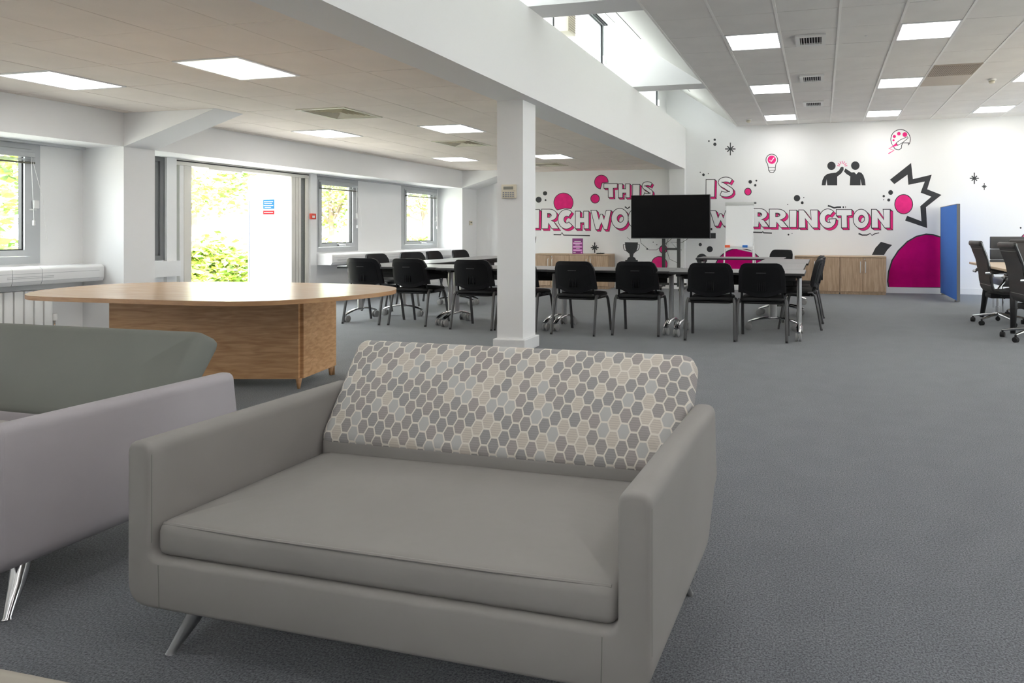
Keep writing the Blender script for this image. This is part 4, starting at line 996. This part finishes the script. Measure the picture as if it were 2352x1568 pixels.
for c in list(o.children):
    if c.name.startswith(('modesty_panel', 'beam')): bpy.data.objects.remove(c)
table(-5.560, 8.40, 90, 'graphite training table on the window side, first behind the front row')
table(-5.560, 9.86, 90, 'graphite training table on the window side, closest to the mural wall')

# ------------------------------------------------------------------ wooden cabinets along the mural wall
def cabinet(x0, x1, yf, lab, grp):
    cx = (x0 + x1) / 2; w = x1 - x0
    t = thing('cabinet', lab, 'cabinet', (cx, (yf + YF - 0.02) / 2, 0), 0, grp)
    d = (YF - 0.025 - yf) / 2; h = 0.70
    def carc(bm):
        box(bm, -w/2, w/2, -d + 0.02, d, 0.03, h - 0.022); box(bm, -w/2 + 0.01, w/2 - 0.01, -d + 0.03, d, 0.0, 0.03)
    one('carcass', WALNUT, t, carc, False)
    one('top_panel', WALNUT_T, t, lambda bm: rbox(bm, -w/2, w/2, -d - 0.002, d, h - 0.022, h, 0.003, 1))
    for s in (-1, 1):
        a, b_ = (-w/2 + 0.004, -0.004) if s < 0 else (0.004, w/2 - 0.004)
        dr = one('door', WALNUT, t, lambda bm: rbox(bm, a, b_, -d, -d + 0.018, 0.055, h - 0.03, 0.002, 1))
        xx = s * 0.045
        one('handle', mat('brushed_handle', (0.70, 0.69, 0.67), 0.4, metal=0.35), dr, lambda bm: tube(bm, [(xx, -d, 0.40), (xx, -d - 0.025, 0.405), (xx, -d - 0.028, 0.42), (xx, -d - 0.028, 0.58), (xx, -d - 0.025, 0.595), (xx, -d, 0.60)], 0.0075, 8))
    one('lock', CHROME, t, lambda bm: lathe(bm, [(0.011, -d), (0.011, -d - 0.006)], 12, (0.03, 0, 0.645), 'Y'))
    return t
cabinet(-0.481, 0.336, 12.19, 'two-door walnut cabinet behind the side-on chairs', 'walnut cabinets')
cabinet(0.338, 1.155, 12.19, 'two-door walnut cabinet next to the large magenta mural shape', 'walnut cabinets')
cabinet(-4.976, -4.150, 12.25, 'two-door walnut cabinet under the TV side of the lettering, with a black device on it', 'walnut cabinets')
cabinet(-5.804, -4.978, 12.25, 'two-door walnut cabinet partly behind the white column', 'walnut cabinets')
t = thing('table_sign', 'purple sign board with lilac text panels standing on the walnut cabinet', 'sign', (-4.826, 12.32, 0.70))
one('board', PURPLE, t, lambda bm: box(bm, -0.113, 0.113, -0.004, 0.004, 0.0, 0.315), False)
for z in (0.215, 0.145, 0.075):
    p = one('text_panel', LILAC, t, lambda bm: box(bm, -0.098, 0.098, -0.0055, -0.004, z - 0.018, z + 0.018), False)
    one('text_line', mat('pale_print', (0.85, 0.6, 0.8), 0.5), p, lambda bm: (box(bm, -0.085, 0.08, -0.0065, -0.0055, z + 0.002, z + 0.007), box(bm, -0.085, 0.06, -0.0065, -0.0055, z - 0.009, z - 0.004)), False)
for a, b_, z in ((-0.07, 0.07, 0.252), (-0.045, 0.045, 0.181), (-0.03, 0.045, 0.111), (-0.095, -0.04, 0.03)):
    one('heading_line', PLASTIC_W, t, lambda bm: box(bm, a, b_, -0.0052, -0.004, z - 0.006, z + 0.005), False)
one('logo_mark', LILAC, t, lambda bm: lathe(bm, [(0.016, -0.004), (0.016, -0.006)], 12, (0.085, 0, 0.03), 'Y'))
one('stand', PURPLE, t, lambda bm: box(bm, -0.113, 0.113, 0.004, 0.06, 0.0, 0.006), False)
t = thing('remote_box', 'small flat black device lying on the walnut cabinet', 'device', (-4.36, 12.38, 0.70))
one('body', BLACK_P, t, lambda bm: rbox(bm, -0.075, 0.075, -0.04, 0.04, 0, 0.022, 0.005))
one('button', ALU_D, t, lambda bm: lathe(bm, [(0.01, 0.022), (0.01, 0.025)], 10))

# ------------------------------------------------------------------ TV on a stand
t = thing('tv_stand', 'large black flat TV on a dark two-post floor stand before the mural', 'television', (-2.80, 11.95, 0))
tv = one('television', mat('tv_bezel', (0.012, 0.012, 0.013), 0.35), t, lambda bm: rbox(bm, -0.77, 0.77, -0.05, 0.02, 1.017, 1.85, 0.006, 2))
one('screen', SCREEN, tv, lambda bm: box(bm, -0.76, 0.76, -0.0515, -0.05, 1.035, 1.84), False)
one('bottom_strip', ALU_D, tv, lambda bm: box(bm, -0.765, 0.765, -0.052, -0.048, 1.02, 1.03), False)
for s in (-1, 1):
    x = -0.0 + s * 0.148
    one('post', mat('dark_stand_metal', (0.035, 0.038, 0.036), 0.4), t, lambda bm: rbox(bm, x - 0.03, x + 0.03, 0.03, 0.08, 0.10, 1.55, 0.004, 1))
    one('foot', MATS['dark_stand_metal'], t, lambda bm: rbox(bm, x - 0.03 + s*0.12, x + 0.03 + s*0.12, -0.40, 0.35, 0.06, 0.10, 0.005, 1))
    for y in (-0.36, 0.31): one('castor', DARK, t, lambda bm: lathe(bm, [(0.03, -0.012), (0.03, 0.012)], 16, (x + s*0.12, y, 0.03), 'X'))
one('cross_bar', MATS['dark_stand_metal'], t, lambda bm: (box(bm, -0.30, 0.30, 0.035, 0.075, 0.13, 0.17), box(bm, -0.15, 0.15, 0.035, 0.075, 0.80, 0.84)), False)
one('mount', MATS['dark_stand_metal'], t, lambda bm: box(bm, -0.25, 0.25, 0.02, 0.05, 1.2, 1.6), False)
one('cable', DARK, t, lambda bm: (tube(bm, [(-0.62, 0.03, 1.05), (-0.60, 0.05, 0.93), (-0.45, 0.08, 0.80), (-0.30, 0.09, 0.80), (-0.12, 0.09, 0.92), (0.05, 0.08, 1.05)], 0.004, 6),
                            tube(bm, [(-0.05, 0.08, 1.06), (-0.12, 0.09, 0.86), (-0.04, 0.1, 0.62), (0.10, 0.1, 0.56), (0.17, 0.09, 0.70)], 0.004, 6),
                            tube(bm, [(0.35, 0.05, 1.03), (0.20, 0.09, 0.94), (-0.02, 0.1, 0.95), (0.10, 0.1, 0.83), (0.2, 0.09, 0.80)], 0.004, 6)))
# ------------------------------------------------------------------ flip chart easel with erasers
t = thing('flip_chart', 'white flip chart easel with blank board in front of the mural letters', 'flip chart', (-1.43, 11.45, 0))
tilt = Matrix.Translation((0, 0, 0.86)) @ Matrix.Rotation(R(-9), 4, 'X') @ Matrix.Translation((0, 0, -0.86))
def tl(bm): bm.transform(tilt)
def bd(bm): rbox(bm, -0.25, 0.25, -0.01, 0.01, 0.87, 1.66, 0.006, 1); tl(bm)
b = one('board', mat('white_board', (0.80, 0.81, 0.82), 0.25), t, bd)
def pp(bm): box(bm, -0.235, 0.235, -0.014, -0.011, 0.89, 1.63); tl(bm)
one('paper_pad', mat('paper', (0.84, 0.845, 0.85), 0.8), b, pp, False)
def cl(bm): rbox(bm, -0.26, 0.26, -0.03, 0.012, 1.63, 1.69, 0.008, 2); tl(bm)
one('clamp_bar', mat('grey_clamp', (0.55, 0.56, 0.55), 0.4), t, cl)
def kn(bm): lathe(bm, [(0.018, 0.20), (0.018, 0.30)], 12, (0, -0.01, 1.675), 'X'); tl(bm)
one('clamp_knob', ALU_D, t, kn)
one('tray', PLASTIC_W, t, lambda bm: (box(bm, -0.26, 0.26, -0.085, -0.005, 0.845, 0.856), box(bm, -0.26, 0.26, -0.09, -0.083, 0.845, 0.868)), False)
for s in (-1, 1): one('leg', PLASTIC_W, t, lambda bm: tube(bm, [(s*0.25, 0.03, 0.90), (s*0.28, -0.19, 0.0)], 0.014, 8))
one('leg', PLASTIC_W, t, lambda bm: tube(bm, [(0.22, 0.06, 1.25), (0.27, 0.34, 0.45), (0.28, 0.52, 0.0)], 0.014, 8))
one('brace', PLASTIC_W, t, lambda bm: tube(bm, [(-0.02, -0.01, 0.845), (0.255, 0.10, 0.78)], 0.012, 8))
for x, m, lab in ((-0.20, mat('orange_plastic', (0.80, 0.12, 0.045), 0.5), 'orange board eraser on the flip chart tray'), (0.115, mat('blue_plastic', (0.02, 0.15, 0.50), 0.5), 'blue board eraser on the flip chart tray')):
    e = thing('board_eraser', lab, 'eraser', (-1.43 + x, 11.405, 0.856), 0, 'board erasers')
    one('grip', m, e, lambda bm: rbox(bm, -0.045, 0.045, -0.025, 0.025, 0.008, 0.055, 0.006, 2))
    one('felt', FAB, e, lambda bm: box(bm, -0.043, 0.043, -0.023, 0.023, 0.0, 0.008), False)

# ------------------------------------------------------------------ blue partition screen
t = thing('partition_screen', 'tall blue fabric partition screen with grey edge standing at the mural wall', 'screen', (2.172, 11.90, 0))
one('panel', BLUE, t, lambda bm: rbox(bm, -0.02, 0.02, -0.73, 0.73, 0.03, 1.595, 0.006, 2))
one('edge_trim', ALU_D, t, lambda bm: (box(bm, -0.024, 0.024, -0.745, -0.728, 0.02, 1.60), box(bm, -0.024, 0.024, 0.728, 0.745, 0.02, 1.60), box(bm, -0.022, 0.022, -0.73, 0.73, 1.592, 1.602)), False)
for y in (-0.6, 0.6): one('foot', ALU_D, t, lambda bm: rbox(bm, -0.03, 0.03, y - 0.03, y + 0.03, 0, 0.032, 0.004, 1))

# ------------------------------------------------------------------ boardroom table and leather chairs
t = thing('boardroom_table', 'pale wood boardroom table with black splayed legs beside the leather chairs', 'table', (3.20, 8.62, 0))
BW = wood('pale_beech', (0.47, 0.35, 0.235), (0.56, 0.43, 0.30), (1.2, 12, 12), 0.4)
one('table_top', BW, t, lambda bm: rbox(bm, -1.19, 1.19, -1.0, 1.0, 0.70, 0.728, 0.003, 1))
for sx in (-1, 1):
    for sy in (-1, 1):
        def lg(bm):
            a = [(sx*1.07, sy*0.73), (sx*1.07, sy*0.58)]
            tube(bm, [(sx*1.09, sy*0.72, 0.0), (sx*1.03, sy*0.55, 0.70)], [0.028, 0.055], 4)
        one('leg', mat('black_metal', (0.02, 0.02, 0.021), 0.4), t, lg, False)
one('under_beam', MATS['black_metal'], t, lambda bm: (box(bm, -1.05, 1.05, -0.05, 0.05, 0.64, 0.70), box(bm, -1.06, -1.0, -0.6, 0.6, 0.65, 0.70), box(bm, 1.0, 1.06, -0.6, 0.6, 0.65, 0.70)), False)
def make_exec():
    """high-back ribbed leather chair, faces +Y"""
    t = thing('office_chair', '', 'office chair')
    path = [(0.26, 0.425), (0.12, 0.405), (-0.03, 0.40), (-0.105, 0.425), (-0.135, 0.50), (-0.15, 0.62), (-0.185, 0.80), (-0.24, 0.95), (-0.265, 1.015)]
    fine = []
    for i in range(len(path) - 1):
        for k in range(4):
            u = k / 4; p0 = path[max(i-1, 0)]; p1 = path[i]; p2 = path[i+1]; p3 = path[min(i+2, len(path)-1)]
            fine.append(tuple(0.5 * ((2*p1[c]) + (-p0[c]+p2[c])*u + (2*p0[c]-5*p1[c]+4*p2[c]-p3[c])*u*u + (-p0[c]+3*p1[c]-3*p2[c]+p3[c])*u**3) for c in (0, 1)))
    fine.append(path[-1])
    bm = bmesh.new(); n = len(fine); rows = []
    for i, (y, z) in enumerate(fine):
        a = fine[max(i-1, 0)]; b_ = fine[min(i+1, n-1)]; d_ = Vector((b_[0]-a[0], b_[1]-a[1])).normalized(); nn = Vector((d_.y, -d_.x))
        th = 0.018 - 0.008 * (1 if i % 4 == 0 else 0)
        rows.append([bm.verts.new((x, y + nn.x * s * th, z + nn.y * s * th)) for x, s in ((-0.215, -1), (0.215, -1), (0.215, 1), (-0.215, 1))])
    for i in range(n - 1):
        for k in range(4): bm.faces.new((rows[i][k], rows[i][(k+1) % 4], rows[i+1][(k+1) % 4], rows[i+1][k]))
    bm.faces.new(rows[0]); bm.faces.new(rows[-1][::-1]); bmesh.ops.recalc_face_normals(bm, faces=bm.faces[:])
    ob('ribbed_sling', bm, LEATHER, t)
    for i in range(4, n - 4, 6):
        one('seam', mat('grey_stitching', (0.16, 0.155, 0.15), 0.6), t, lambda bm: tube(bm, [(-0.205, fine[i][0] - 0.012, fine[i][1] - 0.012), (0.205, fine[i][0] - 0.012, fine[i][1] - 0.012)], 0.004, 5))
    one('headrest', LEATHER, t, lambda bm: rbox(bm, -0.222, 0.222, -0.288, -0.236, 0.97, 1.035, 0.022, 3))
    for s in (-1, 1):
        one('side_rail', mat('graphite_rail', (0.10, 0.10, 0.10), 0.3, metal=0.7), t, lambda bm: tube(bm, [(s*0.222, y, z) for y, z in fine[::2]], 0.014, 8))
        one('arm', CHROME, t, lambda bm: tube(bm, [(s*0.20, -0.20, 0.64), (s*0.25, -0.215, 0.645), (s*0.282, -0.18, 0.65), (s*0.287, -0.05, 0.65), (s*0.285, 0.13, 0.645), (s*0.28, 0.18, 0.60), (s*0.265, 0.16, 0.50), (s*0.225, 0.08, 0.42)], 0.012, 8, flat=1.3))
        one('arm_pad', LEATHER, t, lambda bm: rbox(bm, s*0.285 - 0.025, s*0.285 + 0.025, -0.17, 0.13, 0.655, 0.68, 0.01, 2))
    one('tilt_mechanism', DARK, t, lambda bm: (rbox(bm, -0.11, 0.11, -0.12, 0.12, 0.325, 0.385, 0.015, 2), tube(bm, [(0.1, 0, 0.35), (0.24, 0.0, 0.34)], 0.008, 6)))
    one('gas_lift', CHROME, t, lambda bm: (tube(bm, [(0, 0, 0.10), (0, 0, 0.22)], 0.026, 14), tube(bm, [(0, 0, 0.22), (0, 0, 0.34)], 0.016, 12)))
    for k in range(5):
        a = R(72 * k + 18); c, s = math.cos(a), math.sin(a)
        arm = one('base_arm', CHROME, t, lambda bm: tube(bm, [(c*0.02, s*0.02, 0.125), (c*0.15, s*0.15, 0.105), (c*0.30, s*0.30, 0.078)], [0.026, 0.020, 0.013], 8, flat=0.8))
        w_ = one('castor', DARK, arm, lambda bm: (lathe(bm, [(0.028, -0.022), (0.028, 0.022)], 16, (0, 0, 0.028), 'X'), tube(bm, [(0, 0, 0.028), (0, 0, 0.075)], 0.012, 8)))
        w_.location = (c*0.30, s*0.30, 0); w_.rotation_euler = (0, 0, a)
    return t
ex = make_exec()
ex.location = (2.15, 8.70, 0); ex.rotation_euler = (0, 0, R(-86)); ex['label'] = 'high-back ribbed leather chair at the boardroom table, closer to the blue screen'; ex['group'] = 'leather boardroom chairs'
dup(ex, (2.19, 7.47, 0), R(-84), 'high-back ribbed leather chair at the boardroom table, farther from the blue screen', 'leather boardroom chairs')
dup(ex, (2.78, 9.62, 0), R(172), 'leather boardroom chair whose chrome base shows behind the table', 'leather boardroom chairs')
# wide low leather back on the far side of the table
t = thing('visitor_chair', 'wide charcoal leather chair with stitched horizontal bands beyond the boardroom table', 'chair', (2.86, 10.55, 0))
def bk(bm):
    for k, (z0, z1) in enumerate(((0.63, 0.725), (0.73, 0.885), (0.89, 1.075))): rbox(bm, -0.36, 0.36, -0.035, 0.035, z0, z1, 0.012, 2)
one('back', LEATHER_G, t, bk)
one('seat', LEATHER_G, t, lambda bm: rbox(bm, -0.34, 0.34, -0.58, 0.0, 0.36, 0.47, 0.03, 3))
for s in (-1, 1):
    for y in (-0.5, 0.02): one('leg', CHROME, t, lambda bm: tube(bm, [(s*0.31, y, 0), (s*0.31, y, 0.66 if y > 0 else 0.37)], 0.014, 8))
